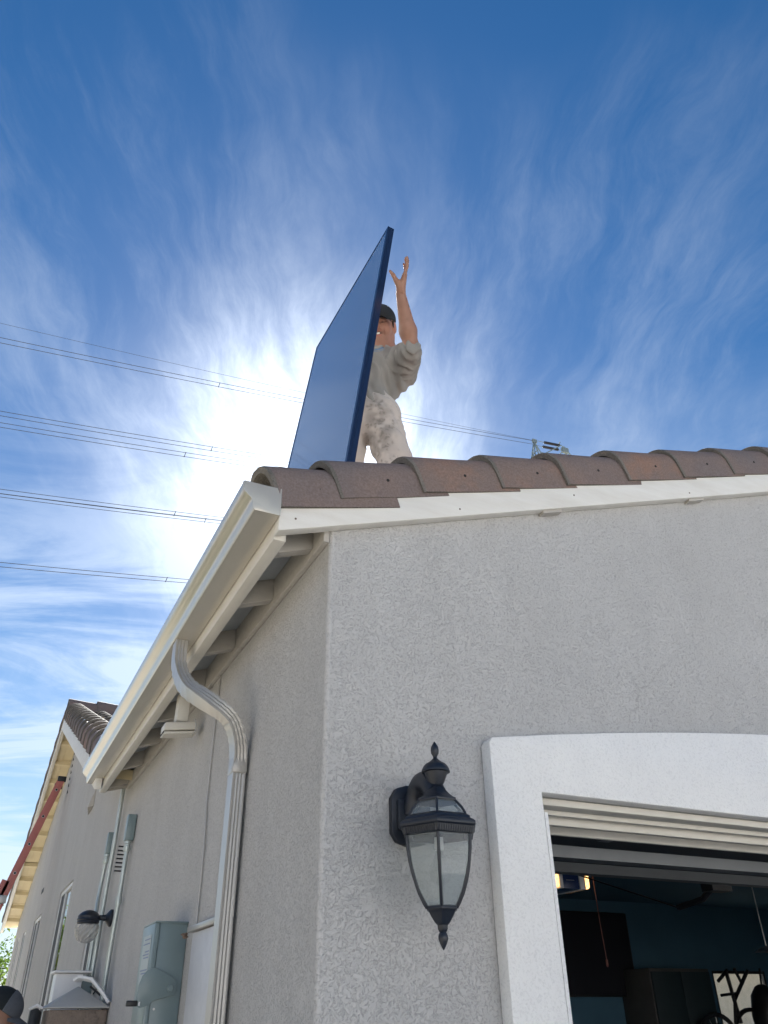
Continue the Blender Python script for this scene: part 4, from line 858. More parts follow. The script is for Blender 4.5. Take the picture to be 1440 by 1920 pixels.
d1 = N('ShaderNodeBsdfDiffuse'); d2 = N('ShaderNodeBsdfTranslucent'); nz = N('ShaderNodeTexNoise'); nz.inputs['Scale'].default_value = 1.2; cr = N('ShaderNodeValToRGB')
cr.color_ramp.elements[0].position = .35; cr.color_ramp.elements[0].color = (0.05, 0.10, 0.02, 1); cr.color_ramp.elements[1].position = .65; cr.color_ramp.elements[1].color = (0.16, 0.20, 0.03, 1)
gp_ = N('ShaderNodeNewGeometry'); nt.links.new(gp_.outputs['Position'], nz.inputs['Vector'])
nt.links.new(nz.outputs['Fac'], cr.inputs[0]); nt.links.new(cr.outputs[0], d1.inputs[0]); nt.links.new(cr.outputs[0], d2.inputs[0])
mxs = N('ShaderNodeMixShader'); mxs.inputs[0].default_value = 0.45; nt.links.new(d1.outputs[0], mxs.inputs[1]); nt.links.new(d2.outputs[0], mxs.inputs[2]); nt.links.new(mxs.outputs[0], out.inputs[0]); MT['leafm'] = lf
tree('leafy green tree beyond the far end of the house at the left edge', (-1.25, 18.0, 2.0), 1.75, 2.2, 26000, 0.035)
tree('broad green garden tree standing in the side yard well left of the windows', (-5.0, 9.0, 1.7), 1.5, 1.8, 3500, 0.08)
tree('small green garden tree nearest the street in the side yard', (-5.4, 5.6, 1.5), 1.4, 1.6, 2600, 0.08)

# ------------------------------------------------------------------ solar panel
n_ = Vector((0.989, 0.029, -0.147)); e1 = Vector((0.14548, 0.05006, 0.98809)).normalized(); E2 = Vector((-0.0363, 0.9983, -0.0452)).normalized(); n_ = E2.cross(e1).normalized()
if n_.x < 0: n_ = -n_
P1 = Vector((0.487, 0.519, 5.334)); LN = 2.0; WD = 1.0
sp_ = thing('solar_panel', 'large dark framed solar panel held upright on the roof by the worker', 'solar panel', P1-e1*LN+E2*0.5)
def pt(a, b, c): return P1+E2*a-e1*b+n_*c          # a across, b down, c thickness
def pbox(mm, a0, a1, b0, b1, c0, c1):
    vs = [pt(a, b, c) for c in (c0, c1) for a, b in ((a0, b0), (a1, b0), (a1, b1), (a0, b1))]
    mm.add(vs, [(0,3,2,1),(4,5,6,7),(0,1,5,4),(1,2,6,5),(2,3,7,6),(3,0,4,7)])
fw = 0.012
for a0, a1, b0, b1 in ((0, 0.02, 0, LN), (WD-0.02, WD, 0, LN), (0.02, WD-0.02, 0, 0.02), (0.02, WD-0.02, LN-0.02, LN)):
    m = MB(); lo = 0 
    pbox(m, a0, a1, b0, b1, 0.0, 0.0115); pbox(m, a0+(0.002 if a0 == 0 else 0), a1-(0.002 if a1 == WD else 0), b0, b1, 0.0115, 0.014); pbox(m, a0, a1, b0, b1, 0.014, 0.038)
    obj('frame_rail', m, MT['frame_blue'], sp_)
pg, nt, b = newmat('solar_glass'); P(nt, b, (0.17, 0.195, 0.25), 0.10, 0, 0.5); b.inputs['Coat Weight'].default_value = 1.0; b.inputs['Coat Roughness'].default_value = 0.05; b.inputs['Coat IOR'].default_value = 1.6  # base colour raised to stand in for sky reflected in the glass
nz = nt.nodes.new('ShaderNodeTexNoise'); nz.inputs['Scale'].default_value = 2.5; rmp = nt.nodes.new('ShaderNodeMapRange'); nt.links.new(nz.outputs['Fac'], rmp.inputs['Value']); rmp.inputs['To Min'].default_value = 0.08; rmp.inputs['To Max'].default_value = 0.16; b.inputs['Roughness'].default_value = 0.25
m = MB(); pbox(m, 0.0201, WD-0.0201, 0.0201, LN-0.0201, 0.0015, 0.007); obj('glass', m, pg, sp_)
m = MB(); pbox(m, 0.021, WD-0.021, 0.021, LN-0.021, 0.0075, 0.009); obj('backsheet', m, MT['whiteplastic'], sp_)
m = MB(); pbox(m, 0.42, 0.58, 0.12, 0.20, 0.0095, 0.026); obj('terminal_box', m, MT['black'], sp_)

# ------------------------------------------------------------------ people: one continuous skin grown from blended limbs
def vnoise(p, s, seed=0):
    """smooth value noise on an (..., 3) array"""
    q = p*s+seed*17.3; i = np.floor(q).astype(np.int64); f = q-i; f = f*f*(3-2*f); r = 0
    def hsh(a, b, c): 
        h = (a*374761393+b*668265263+c*2147483647+seed*974634777) & 0x7fffffff; h = ((h ^ (h >> 13))*1274126177) & 0x7fffffff; return ((h ^ (h >> 16)) & 0xffff)/65535.0
    for dx in (0, 1):
        for dy in (0, 1):
            for dz in (0, 1):
                w_ = (f[..., 0] if dx else 1-f[..., 0])*(f[..., 1] if dy else 1-f[..., 1])*(f[..., 2] if dz else 1-f[..., 2])
                r = r+w_*hsh(i[..., 0]+dx, i[..., 1]+dy, i[..., 2]+dz)
    return r
class SDF:
    def __init__(s, lo, hi, h):
        s.lo = np.array(lo, float); s.h = h; s.n = np.ceil((np.array(hi)-s.lo)/h).astype(int)+1; s.d = np.full(s.n, 0.3, np.float32)
    def _sub(s, lo, hi):
        a = np.maximum(np.floor((np.array(lo)-s.lo)/s.h).astype(int), 0); b = np.minimum(np.ceil((np.array(hi)-s.lo)/s.h).astype(int)+1, s.n)
        if np.any(b <= a): return None, None
        g = np.meshgrid(*[s.lo[i]+s.h*np.arange(a[i], b[i]) for i in range(3)], indexing='ij'); return tuple(slice(a[i], b[i]) for i in range(3)), np.stack(g, -1)
    def _join(s, sl, d, k, sub):
        o = s.d[sl]
        if sub: o2 = -o; 
        else: o2 = o
        if k > 0: h = np.clip(0.5+0.5*(o2-d)/k, 0, 1); r = o2*(1-h)+d*h-k*h*(1-h)
        else: r = np.minimum(o2, d)
        s.d[sl] = -r if sub else r
    def cap(s, a, ra, b, rb, k=0.02, sub=False, flat=None):
        a = np.array(a, float); b = np.array(b, float); R_ = max(ra, rb)*1.3+k+3*s.h+0.03; sl, p = s._sub(np.minimum(a, b)-R_, np.maximum(a, b)+R_)
        if sl is None: return
        v = b-a; t = np.clip(((p-a)@v)/max(v@v, 1e-9), 0, 1); q = p-(a+t[..., None]*v)
        if flat is not None:      # squash along one direction
            fd, fs = flat; fd = np.array(fd, float); fd /= np.linalg.norm(fd); c = q@fd; q = q+fd*(c*(1/fs-1))[..., None]
        s._join(sl, (np.linalg.norm(q, axis=-1)-(ra+(rb-ra)*t)), k, sub)
    def ell(s, c, r, A=None, k=0.02, sub=False):
        c = np.array(c, float); r = np.array(r, float); R_ = r.max()+k+3*s.h+0.03; sl, p = s._sub(c-R_, c+R_)
        if sl is None: return
        q = p-c
        if A is not None: q = q@A.T
        k0 = np.linalg.norm(q/r, axis=-1); k1 = np.linalg.norm(q/(r*r), axis=-1)+1e-9; s._join(sl, k0*(k0-1)/k1, k, sub)
    def half(s, p0, nrm):      # keep the side the normal points away from
        sl, p = s._sub(s.lo, s.lo+s.h*s.n); nrm = np.array(nrm, float); nrm /= np.linalg.norm(nrm); s.d[sl] = np.maximum(s.d[sl], ((p-np.array(p0))@nrm))
    def mesh(s):
        d = s.d; nx, ny, nz = d.shape; ins = d < 0
        c = [d[i:nx-1+i, j:ny-1+j, k:nz-1+k] for i in (0, 1) for j in (0, 1) for k in (0, 1)]; cnt = sum((q < 0).astype(np.int8) for q in c)
        act = (cnt > 0) & (cnt < 8); idx = np.full(act.shape, -1, np.int64); ii = np.argwhere(act); idx[act] = np.arange(len(ii))
        cv = np.stack([q[act] for q in c], 1); off = np.array([(i, j, k) for i in (0, 1) for j in (0, 1) for k in (0, 1)], float)
        acc = np.zeros((len(ii), 3)); nn = np.zeros(len(ii))
        for a in range(8):
            for b in range(a+1, 8):
                if np.abs(off[a]-off[b]).sum() == 1:
                    m_ = (cv[:, a] < 0) != (cv[:, b] < 0); t = cv[:, a]/(cv[:, a]-cv[:, b]+1e-12); pp = off[a]+t[:, None]*(off[b]-off[a]); acc[m_] += pp[m_]; nn[m_] += 1
        V_ = s.lo+s.h*(ii+acc/nn[:, None]); F = []
        for ax in range(3):
            u, v = (ax+1) % 3, (ax+2) % 3; sa = [slice(None)]*3; sb_ = [slice(None)]*3; sa[ax] = slice(0, -1); sb_[ax] = slice(1, None)
            x = ins[tuple(sa)] != ins[tuple(sb_)]; e = np.argwhere(x); e = e[(e[:, u] > 0) & (e[:, v] > 0) & (e[:, u] < d.shape[u]-1) & (e[:, v] < d.shape[v]-1)]
            if not len(e): continue
            du = np.zeros(3, int); du[u] = 1; dv = np.zeros(3, int); dv[v] = 1
            q = [idx[tuple((e-k_).T)] for k_ in (0*du, du, du+dv, dv)]; q = np.stack(q, 1); fl = ins[tuple(e.T)]; q[~fl] = q[~fl][:, ::-1]; F.append(q)
        F = np.concatenate(F); F = F[(F >= 0).all(1)]; return V_, F
def sdf_obj(name, S_, m, parent, colfn=None, smooth_it=2, label=None):
    V_, F = S_.mesh(); org = np.array(ORG[parent.name])
    me = bpy.data.meshes.new(name)
    for _ in range(smooth_it):       # light laplacian
        acc = np.zeros_like(V_); cn = np.zeros(len(V_))
        for a in range(4):
            b = (a+1) % 4; np.add.at(acc, F[:, a], V_[F[:, b]]); np.add.at(cn, F[:, a], 1); np.add.at(acc, F[:, b], V_[F[:, a]]); np.add.at(cn, F[:, b], 1)
        V_ = V_*0.5+0.5*acc/np.maximum(cn, 1)[:, None]
    me.from_pydata((V_-org).tolist(), [], F.tolist()); me.materials.append(m); me.shade_smooth()
    if colfn is not None:
        ca = me.color_attributes.new('tone', 'FLOAT_COLOR', 'POINT'); c_ = colfn(V_); ca.data.foreach_set('color', np.concatenate([c_, np.ones((len(c_), 1))], 1).ravel().astype(np.float32))
    o = bpy.data.objects.new(name, me); COL.objects.link(o); o.parent = parent; ORG[o.name] = Vector(org)
    if label: o['label'] = label
    return o
def attr_mat(name, rough, trans=0.0, bump=0.0, bs=200, sss=0.0, bd=0.001, weave=None):
    m, nt, b = newmat(name); a = nt.nodes.new('ShaderNodeAttribute'); a.attribute_name = 'tone'; nt.links.new(a.outputs['Color'], b.inputs['Base Color']); P(nt, b, None, rough, 0, 0.3)
    if sss: b.inputs['Subsurface Weight'].default_value = sss; b.inputs['Subsurface Radius'].default_value = (0.012, 0.004, 0.002); b.inputs['Subsurface Scale'].default_value = 1.0
    if bump:
        n = nt.nodes.new('ShaderNodeTexNoise'); n.inputs['Scale'].default_value = bs; n.inputs['Detail'].default_value = 5; bp = nt.nodes.new('ShaderNodeBump'); bp.inputs['Strength'].default_value = bump; bp.inputs['Distance'].default_value = bd
        g_ = nt.nodes.new('ShaderNodeNewGeometry'); nt.links.new(g_.outputs['Position'], n.inputs['Vector']); nt.links.new(n.outputs['Fac'], bp.inputs['Height']); nt.links.new(bp.outputs[0], b.inputs['Normal'])
    if trans:
        t = nt.nodes.new('ShaderNodeBsdfTranslucent'); nt.links.new(a.outputs['Color'], t.inputs[0]); mx = nt.nodes.new('ShaderNodeMixShader'); mx.inputs[0].default_value = trans
        nt.links.new(b.outputs[0], mx.inputs[1]); nt.links.new(t.outputs[0], mx.inputs[2]); nt.links.new(mx.outputs[0], nt.nodes['Material Output'].inputs[0])
    return m
M_SKIN = attr_mat('skin', 0.5, 0, 0.3, 260, 0.12); M_CLOTH = attr_mat('cotton_cloth', 0.92, 0.0, 0.5, 900, bd=0.0006); M_PANTS = attr_mat('thin_white_cloth', 0.92, 0.12, 0.4, 700, bd=0.0006)
M_CAP = mat('black_cap_cloth', (0.007, 0.011, 0.014), (0.012, 0.017, 0.02), 0.85, scale=60, bump=0.4, bscale=600)
M_HAIR = mat('dark_hair', (0.02, 0.014, 0.012), (0.035, 0.024, 0.02), 0.6, scale=120, bump=1.0, bscale=300, bdist=0.004)
nrm = lambda v: v/np.linalg.norm(v)

def build_head(S_, c, f, upv, k=0.012):
    """adult head centred between the ears; f faces forward, upv up; returns the head frame"""
    f = nrm(np.array(f, float)); upv = np.array(upv, float); upv = nrm(upv-f*(upv@f)); l = nrm(np.cross(upv, f)); c = np.array(c, float)   # l = the head's own left
    A = np.stack([l, f, upv]); H = lambda a, b, d: c+l*a+f*b+upv*d
    S_.ell(H(0, -.008, .035), (.073, .092, .080), A, 0.01); S_.ell(H(0, .022, -.028), (.058, .068, .075), A, 0.03)
    S_.ell(H(0, .048, -.085), (.030, .032, .024), A, 0.035)                       # chin
    for s_ in (-1, 1):
        S_.ell(H(s_*.040, .055, -.028), (.024, .022, .022), A, 0.025)             # cheek
        S_.cap(H(s_*.052, -.005, -.055), .018, H(s_*.022, .055, -.092), .015, 0.03)   # jaw
        S_.ell(H(s_*.030, .083, .006), (.015, .012, .009), A, 0.010, True)        # eye socket
        S_.ell(H(s_*.030, .0745, .005), (.0125, .010, .0075), A, 0.004)           # lid
        S_.cap(H(s_*.014, .090, .021), .005, H(s_*.045, .078, .022), .004, 0.012) # brow
        S_.ell(H(s_*.075, -.012, -.004), (.009, .020, .031), A, 0.008); S_.ell(H(s_*.083, -.006, .0), (.005, .011, .018), A, 0.004, True)
        S_.cap(H(s_*.018, .083, -.026), .006, H(s_*.036, .070, -.052), .0055, 0.014)  # smile fold bulge
    S_.cap(H(0, .088, .012), .007, H(0, .108, -.022), .010, 0.012)                # nose
    for s_ in (-1, 1): S_.ell(H(s_*.012, .097, -.026), (.008, .009, .007), A, 0.006)
    S_.ell(H(0, .090, -.052), (.030, .016, .0095), A, 0.006, True)                # open smile
    S_.cap(H(-.024, .083, -.041), .0045, H(.024, .083, -.041), .0045, 0.006); S_.cap(H(-.020, .084, -.066), .005, H(.020, .084, -.066), .005, 0.006)
    return H, A
def head_colour(H, A, c, base):
    base = np.array(base)
    def fn(V_):
        q = (V_-c)@A.T; col = np.tile(base, (len(V_), 1)); n = vnoise(V_, 45, 3)[:, None]; col = col*(0.90+0.2*n)
        def blob(p, r, colr, a=1.0):
            d = np.linalg.norm((q-np.array(p))/np.array(r), axis=1); w_ = np.clip(1.25-d, 0, 1)[:, None]*a; return w_, np.array(colr)
        for s_ in (-1, 1):
            for p, r, cc, a in (((s_*.032, .084, .021), (.019, .016, .0045), (.03, .02, .015), .8), ((s_*.030, .082, .0035), (.014, .012, .0028), (.04, .02, .015), .9), ((s_*.04, .06, -.03), (.022, .03, .02), (.50, .20, .14), .35), ((s_*.08, -.01, 0), (.02, .03, .04), (.50, .20, .15), .4),
                                ((s_*.036, .075, -.045), (.004, .02, .018), (.16, .06, .04), .7)):
                w_, cc = blob(p, r, cc, a); col = col*(1-w_)+cc*w_
        for p, r, cc, a in (((0, .088, -.041), (.026, .012, .0045), (.36, .12, .10), .8), ((0, .088, -.067), (.024, .012, .006), (.38, .13, .11), .8), ((0, .08, -.053), (.026, .02, .008), (.05, .015, .012), 1), ((0, .1, -.02), (.018, .02, .014), (.50, .20, .15), .4)):
            w_, cc = blob(p, r, cc, a); col = col*(1-w_)+cc*w_
        return col
    return fn
def build_cap(name, parent, H, A, m, brim=True, label=None, bm_=None, lo=None, hi=None, brim_dir=1):
    c = H(0, 0, 0); S_ = SDF(c-0.21, c+0.21, 0.0035)
    S_.ell(H(0, -.008, .045), (.082, .101, .086), A, 0.0); S_.half(H(0, 0, .030), -(A[2]+0.10*A[1]))
    S2 = SDF(c-0.21, c+0.21, 0.0035)
    cr_ = sdf_obj(name, S_, m, parent, None, 1, label)
    if brim:
        mb = MB(); n = 14; vs = []
        for j in range(5):
            for i in range(n+1):
                t = -1+2*i/n; a = t*0.070; b0 = .090*math.sqrt(max(0, 1-(t*.80)**2)); b1 = b0+(.068*(1-abs(t)**3)+.004)*j/4
                z = .036-.016*(t*t)*1.2-.010*j/4+0.004*(1-t*t)
                vs.append(H(a*(1+0.06*j/4), b1, z))
        top_ = [Vector(v) for v in vs]; th_ = Vector(A[2])*-0.0035; N_ = len(top_); mb.add(top_+[v+th_ for v in top_], [])
        for j in range(4):
            for i in range(n):
                a = j*(n+1)+i; mb.f.append((a, a+1, a+n+2, a+n+1)); mb.mi.append(0); mb.f.append((a+N_, a+n+1+N_, a+n+2+N_, a+1+N_)); mb.mi.append(0)
        rim = [(0*(n+1)+i) for i in range(n+1)]; rim2 = [4*(n+1)+i for i in range(n+1)]
        for L_ in (rim, rim2, [j*(n+1) for j in range(5)], [j*(n+1)+n for j in range(5)]):
            for a, b in zip(L_[:-1], L_[1:]): mb.f.append((a, b, b+N_, a+N_)); mb.mi.append(0)
        o = obj('brim', mb, bm_ or m, cr_, smooth=True)
    return cr_

# ---- the worker on the roof
Hc = np.array((0.543, 0.744, 4.775)); VR = np.array((.90303, -.42946, -.01047)); VU = np.array((-.22534, -.4943, .83958)); VF = -np.array((.36574, .7558, .54314))
UP = np.array((0, 0, 1.0))
wk = thing('person', 'smiling worker in black cap and dirty white pants raising one hand by the solar panel', 'person', (0.6, 0.95, 3.38))
B = lambda a, b, c: Hc+VR*a+VU*b+VF*c
S1 = SDF(Hc-np.array((.42, .60, 1.50)), Hc+np.array((.52, .50, .62)), 0.005)
hf = nrm(VF*0.95+UP*0.08-VR*0.20); hu = nrm(VU*1.0-VR*0.06-VF*0.02)
H, A = build_head(S1, Hc, hf, hu)
neck = B(.018, -.155, .02); chest = B(-.012, -.265, .10); belly = B(-.078, -.396, .20); pelv = B(-.062, -.51, .28)
shL = B(.092, -.215, .06); shR = B(-.135, -.215, -.03); elb = B(.155, -.163, .275); wri = B(.101, .111, .275)
S1.cap(Hc-hu*.03-hf*.02, .055, neck, .058, 0.03); S1.cap(neck, .07, chest, .11, 0.05); S1.cap(chest, .110, belly, .092, 0.05); S1.cap(belly, .092, pelv, .098, 0.05)
S1.cap(shL, .055, shR, .055, 0.05)
S1.cap(shL, .052, elb, .040, 0.03)
fm = elb+(wri-elb)*.3; S1.cap(elb, .036, fm, .043, 0.02); S1.cap(fm, .043, wri, .0245, 0.02, flat=None)
# raised left hand, seen nearly edge on: palm to the left, fingers up, thumb towards the panel
hd = nrm(B(.121, .197, .28)-wri)            # wrist to knuckles
pal = nrm(-VR+0.35*VF*0); pal = nrm(pal-hd*(pal@hd)); wid = nrm(np.cross(hd, pal))   # wid: across the knuckles
kn = wri+hd*.088
for j, o_ in enumerate((-.030, -.010, .010, .029)): S1.cap(wri+wid*o_*.55+hd*.012, .017, kn+wid*o_, .0125, 0.014)
fl_ = [(.040, .024, .020), (.045, .028, .021), (.042, .026, .020), (.033, .020, .018)]; bend = [(-.05, .26, .34), (-.06, .18, .28), (.0, .22, .30), (.06, .26, .32)]
if wid@VF < 0: wid = -wid
for j, o_ in enumerate((.030, .010, -.010, -.029)):
    p = kn+wid*o_; d = nrm(hd+wid*o_*1.6); r = .0095
    for s_, (ln, bd_) in enumerate(zip(fl_[j], bend[j])):
        an = sum(bend[j][:s_+1])-0.1*j*0; dd = nrm(d*math.cos(an)+pal*math.sin(an)); q = p+dd*ln; S1.cap(p, r, q, r-.0008, 0.004); p = q; r -= .0008
tb = wri+hd*.022+wid*.020+pal*.008; t1 = wri+hd*.050+pal*.034+wid*.022; t2 = t1+nrm(hd*.70+pal*.62)*.032; t3 = t2+nrm(hd*.62+pal*.78)*.026
S1.cap(tb, .017, t1, .0135, 0.014); S1.cap(t1, .0125, t2, .0105, 0.006); S1.cap(t2, .0105, t3, .008, 0.005)
# right arm goes down behind the panel and steadies its frame
eR = B(-.20, -.40, -.02); wR = B(-.10, -.36, .16)
S1.cap(shR, .050, eR, .040, 0.03); S1.cap(eR, .040, wR, .026, 0.02)
for j in range(4): S1.cap(wR, .015, wR+nrm(wR-eR)*.085+UP*(.03-.02*j), .011, 0.01); S1.cap(wR+nrm(wR-eR)*.085+UP*(.03-.02*j), .010, wR+nrm(wR-eR)*.12+UP*(.02-.02*j)-VR*.02, .008, 0.004)
S1.cap(wR, .014, wR+UP*.07+VF*.03, .009, 0.01)
# legs, bent, feet on the tiles
hL = pelv+VR*.066-UP*.03; hR = pelv-VR*.075-UP*.02
kL = B(.080, -.865, .43); kR = B(-.175, -.84, .36)
aL = np.array((kL[0]+.01, kL[1]+.14, 3.50)); aR = np.array((kR[0]-.0, kR[1]+.20, 3.44))
for h_, k_, a_ in ((hL, kL, aL), (hR, kR, aR)):
    S1.cap(h_, .064, k_, .050, 0.03); S1.cap(k_, .050, a_, .04, 0.02)
    S1.cap(a_, .042, a_+np.array((-.03, -.13, -.05)), .035, 0.02)
skin = (0.31, 0.17, 0.12)
sdf_obj('body', S1, M_SKIN, wk, head_colour(H, A, Hc, skin))
tm = MB(); vs = []; n = 12
for j in range(2):
    for i in range(n+1):
        t = -1+2*i/n; vs.append(Vector(H(t*.0235, .079-.012*t*t, -.0455-.0125*j*(1-.6*t*t)-0.001)))
tm.add(vs, [(i, i+1, n+2+i, n+1+i) for i in range(n)]); obj('teeth', tm, mat('teeth_enamel', (0.80, 0.78, 0.70), (0.76, 0.74, 0.66), 0.25), wk, smooth=True)
build_cap('cap', wk, H, A, M_CAP, True, 'black baseball cap worn backwards' if False else None)
# hair below the cap at the temples and nape
S_ = SDF(Hc-0.16, Hc+0.16, 0.0035); S_.ell(H(0, -.026, .012), (.0765, .082, .066), A, 0.0)
S_.half(H(0, .020, 0), A[1]+0.35*A[2]*0); S_.half(H(0, 0, -.030), -A[2]-0.45*A[1]); S_.ell(H(.085, -.01, -.012), (.016, .026, .034), A, 0.004, True); S_.ell(H(-.085, -.01, -.012), (.016, .026, .034), A, 0.004, True)
for s_ in (-1, 1): S_.cap(H(s_*.0735, .020, .022), .006, H(s_*.0735, .016, -.012), .003, 0.004)
sdf_obj('hair', S_, M_HAIR, wk, None, 1)
m = MB(); m.lathe([(0.0035, 0), (0.0035, 0.0015)], H(.052, -.045+.09, .100), 8, A[2]*.6+A[1]*.6+A[0]*.4); obj('eyelet', m, MT['alu'], wk)
# shirt
S2 = SDF(Hc-np.array((.40, .50, .95)), Hc+np.array((.48, .50, .14)), 0.0055)
S2.cap(neck-UP*.01, .066, chest, .128, 0.05); S2.cap(chest, .132, belly, .106, 0.06); S2.cap(belly, .106, pelv+UP*.06, .116, 0.05)
S2.cap(shL-UP*.005, .070, shR-UP*.005, .068, 0.06)
se = elb-(elb-shL)*.06; S2.cap(shL-UP*.01, .078, shL+(se-shL)*.55-UP*.02, .074, 0.05); S2.cap(shL+(se-shL)*.5-UP*.02, .074, se-UP*.012, .056, 0.03)
S2.cap(shL+VR*.03-UP*.05, .06, B(.0, -.34, .13), .085, 0.06)            # loose cloth under the arm
S2.cap(shR, .07, shR+(eR-shR)*.8, .06, 0.03)
S2.cap(neck+UP*.04+hf*.02, .050, neck+UP*.12+hf*.03, .056, 0.008, True)
sl, p = S2._sub(S2.lo, S2.lo+S2.h*S2.n)
q = np.stack([(p-Hc)@VR, (p-Hc)@VU, (p-Hc)@VF], -1)
diag = (q[..., 0]*.75+q[..., 1]*.66); wv = vnoise(q, 9, 1)*.10
fold = np.sin((diag*.55+q[..., 0]*.5+wv)*95)*.0062+(vnoise(q*np.array((1, .45, 1)), 30, 2)-.5)*.020
sv = np.array(se-shL); sv = nrm(sv); ts = (p-shL)@sv; slv = np.clip((ts-.03)/.04, 0, 1)*(np.linalg.norm(p-(shL+ts[..., None]*sv), axis=-1) < .12)
fold = fold*(1-slv*.8)+np.sin((ts+vnoise(q, 16, 4)*.045)*150)*.0060*slv
S2.d += fold.astype(np.float32)*(np.abs(S2.d) < .04)
S2.half(se+sv*.012-UP*.0, sv) if False else None
S2.half(pelv+UP*.052, -(VU*.97+VR*.12+UP*.1))
d_el = (p-(elb+VU*.030)); cut = -(d_el@nrm(VU*1.0+VR*.25)); near_el = np.linalg.norm(p-elb, axis=-1) < .13
S2.d = np.where(near_el, np.maximum(S2.d, -cut), S2.d).astype(np.float32)
def shirt_col(V_):
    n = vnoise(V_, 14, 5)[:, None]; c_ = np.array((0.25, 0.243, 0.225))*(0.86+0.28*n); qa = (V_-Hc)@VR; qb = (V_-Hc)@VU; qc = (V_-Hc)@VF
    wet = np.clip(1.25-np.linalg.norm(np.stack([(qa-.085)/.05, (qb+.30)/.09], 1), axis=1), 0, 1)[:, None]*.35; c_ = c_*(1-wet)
    mark = (np.abs(qb+.148-.30*(qa+.01)) < .006) & (np.abs(qa+.012) < .030) & (qc > .05); c_[mark] = (.12, .20, .30)
    mark = (np.abs(qb+.163-.30*(qa+.01)) < .002) & (np.abs(qa+.012) < .030) & (qc > .05); c_[mark] = (.12, .20, .30)
    return c_
sdf_obj('shirt', S2, M_CLOTH, wk, shirt_col, 1)
# pants
S3 = SDF(np.minimum(np.minimum(aL, aR), pelv)-.26, np.maximum(np.maximum(hL, hR), pelv)+.24, 0.0065)
S3.cap(pelv+UP*.075, .104, pelv, .112, 0.04); S3.cap(pelv-VR*.02+UP*.02, .095, pelv+VR*.050+UP*.01, .105, 0.04)
for h_, k_, a_, o_ in ((hL, kL, aL, 1), (hR, kR, aR, -1)):
    S3.cap(h_, .098 if o_ > 0 else .088, h_+(k_-h_)*.6+VR*.012*o_, .084, 0.03); S3.cap(h_+(k_-h_)*.6+VR*.012*o_, .084, k_, .078, 0.03); S3.cap(k_, .080, a_+UP*.02, .062, 0.03)
S3.half(pelv+UP*.105, UP)
sl, p = S3._sub(S3.lo, S3.lo+S3.h*S3.n)
fo = (vnoise(p*np.array((1, 1, .5)), 26, 8)-.5)*.016+np.sin((p[..., 2]*.9+p[..., 0]*.7+vnoise(p, 8, 6)*.16)*75)*.0035; S3.d += fo.astype(np.float32)*(np.abs(S3.d) < .05)
def pants_col(V_):
    c_ = np.tile(np.array((0.54, 0.50, 0.46)), (len(V_), 1)); n = vnoise(V_, 22, 9); n2 = vnoise(V_, 60, 10); n3 = vnoise(V_, 130, 13)
    q0 = V_-(hL+VR*(-.01)-UP*.10); dist = np.sqrt(((q0@VR)/.075)**2+((q0@UP)/.20)**2); w_ = np.clip(1.35-dist, 0, 1)*np.clip((n*.5+n2*.5-.34)*4.0, 0, 1); w2 = np.clip((n3+n2-1.28)*4, 0, 1)*np.clip(1.9-dist, 0, 1)
    w_ = np.clip(w_*.48+w2*.45+np.clip((n-.62)*2, 0, 1)*.25, 0, .7)[:, None]
    return c_*(1-w_)+np.array((.13, .12, .11))*w_
sdf_obj('pants', S3, M_PANTS, wk, pants_col, 1)
for a_ in (aL, aR):
    S_ = SDF(a_-.26, a_+.2, 0.008); S_.cap(a_+UP*.02, .052, a_+np.array((0, 0, -.03)), .05, .03); S_.cap(a_+np.array((.0, .03, -.055)), .045, a_+np.array((-.04, -.16, -.075)), .042, .03, flat=(UP, .75)); sdf_obj('boot', S_, mat('tan_boot_leather', (.16, .10, .06)), wk, None, 1)

# ---- the person below at the left edge
p2 = thing('person', 'person in a black and grey baseball cap looking down at the bottom left corner', 'person', (-0.57, 3.05, 0.035))
H2c = np.array((-0.512, 3.03, 1.668)); f2 = nrm(np.array((0.93, -.16, -.42))); u2 = nrm(np.array((.36, -.03, .92)))
S4 = SDF((-0.95, 2.60, 0.03), (-0.22, 3.45, 1.87), 0.0065); Hh, Ah = build_head(S4, H2c, f2, u2)
nk = H2c+np.array((-.05, .01, -.17)); ch = H2c+np.array((-.08, .02, -.38)); pv = H2c+np.array((-.07, .02, -.72)); sA = nk+np.array((-.01, -.18, -.06)); sB = nk+np.array((-.01, .18, -.06))
S4.cap(H2c-u2*.04, .055, nk, .055, .03); S4.cap(nk, .07, ch, .12, .05); S4.cap(ch, .125, pv, .12, .05); S4.cap(sA, .052, sB, .052, .05)
for s_, sh in ((-1, sA), (1, sB)):
    e_ = sh+np.array((-.02, s_*.04, -.28)); w_ = e_+np.array((.06, -s_*.03, -.20)); S4.cap(sh, .048, e_, .038, .02); S4.cap(e_, .040, w_, .026, .02)
    for j in range(4): S4.cap(w_, .016, w_+np.array((.10, -.03+.02*j, -.06)), .011, .01); S4.cap(w_+np.array((.10, -.03+.02*j, -.06)), .010, w_+np.array((.13, -.03+.02*j, -.11)), .009, .004)
    S4.cap(w_, .014, w_+np.array((.06, -s_*.05, -.02)), .010, .01)
    hp_ = pv+np.array((0, s_*.09, -.04)); kn_ = np.array((hp_[0]+.03, hp_[1], .50)); an_ = np.array((hp_[0]-.01, hp_[1], .12)); S4.cap(hp_, .085, kn_, .055, .03); S4.cap(kn_, .054, an_, .04, .02); S4.cap(an_-UP*.03, .04, an_+np.array((.15, 0, -.055)), .03, .02)
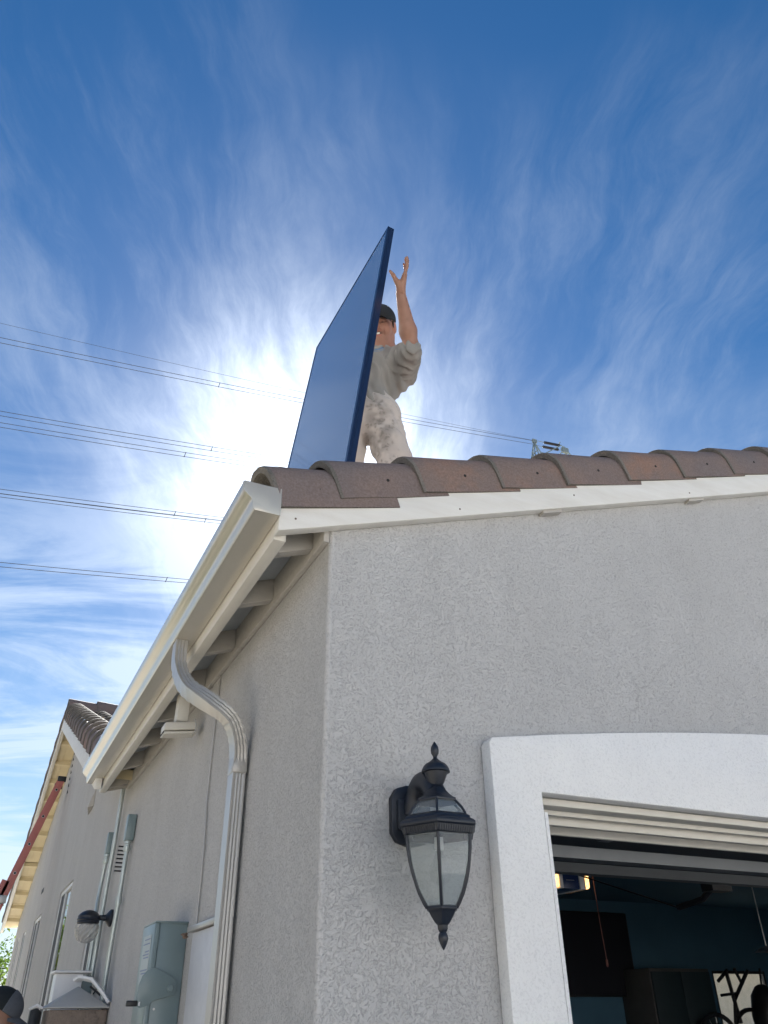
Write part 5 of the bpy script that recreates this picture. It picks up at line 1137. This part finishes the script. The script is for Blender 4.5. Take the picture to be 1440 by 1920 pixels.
sdf_obj('body', S4, M_SKIN, p2, head_colour(Hh, Ah, H2c, (0.30, 0.17, 0.12)))
gcap = mat('grey_cap_cloth', (0.10, 0.11, 0.13), (0.08, 0.09, 0.11), 0.85, scale=60, bump=0.4, bscale=600)
c2 = build_cap('cap', p2, Hh, Ah, M_CAP, True, None, gcap)
S_ = SDF(H2c-.16, H2c+.16, .004); S_.ell(Hh(0, -.006, .0455), (.0845, .1035, .0885), Ah, 0.0); S_.half(Hh(0, 0, .031), -(Ah[2]+0.10*Ah[1])); S_.half(Hh(0, .012, 0), -Ah[1]); sdf_obj('front_panel', S_, gcap, c2, None, 1)
S_ = SDF(H2c-.17, H2c+.17, .004); S_.ell(Hh(0, -.026, .008), (.0775, .084, .074), Ah, 0.0); S_.half(Hh(0, .010, 0), Ah[1]); S_.half(Hh(0, 0, -.055), -Ah[2]-.3*Ah[1])
for s_ in (-1, 1): S_.ell(Hh(s_*.085, -.01, -.010), (.018, .026, .034), Ah, .004, True)
sdf_obj('hair', S_, M_HAIR, p2, None, 1)
S_ = SDF((-0.95, 2.60, .70), (-.22, 3.45, 1.62), .009); S_.cap(nk-UP*.01, .07, ch, .135, .05); S_.cap(ch, .14, pv, .135, .05); S_.cap(sA, .064, sB, .064, .05)
for s_, sh in ((-1, sA), (1, sB)): S_.cap(sh, .062, sh+np.array((-.015, s_*.03, -.20)), .056, .03)
S_.half(pv+UP*.0, -UP)
sdf_obj('shirt', S_, mat('navy_cotton', (.03, .035, .06), None, .9, scale=30), p2, None, 1)
S_ = SDF((-0.95, 2.75, .06), (-.22, 3.35, 1.12), .010)
S_.cap(pv+UP*.03, .132, pv-UP*.03, .13, .04)
for s_ in (-1, 1):
    hp_ = pv+np.array((0, s_*.09, -.04)); S_.cap(hp_, .105, np.array((hp_[0]+.03, hp_[1], .50)), .075, .04); S_.cap(np.array((hp_[0]+.03, hp_[1], .50)), .074, np.array((hp_[0]-.01, hp_[1], .13)), .06, .02)
sdf_obj('trousers', S_, mat('dark_denim', (.04, .05, .08), None, .9, scale=40), p2, None, 1)
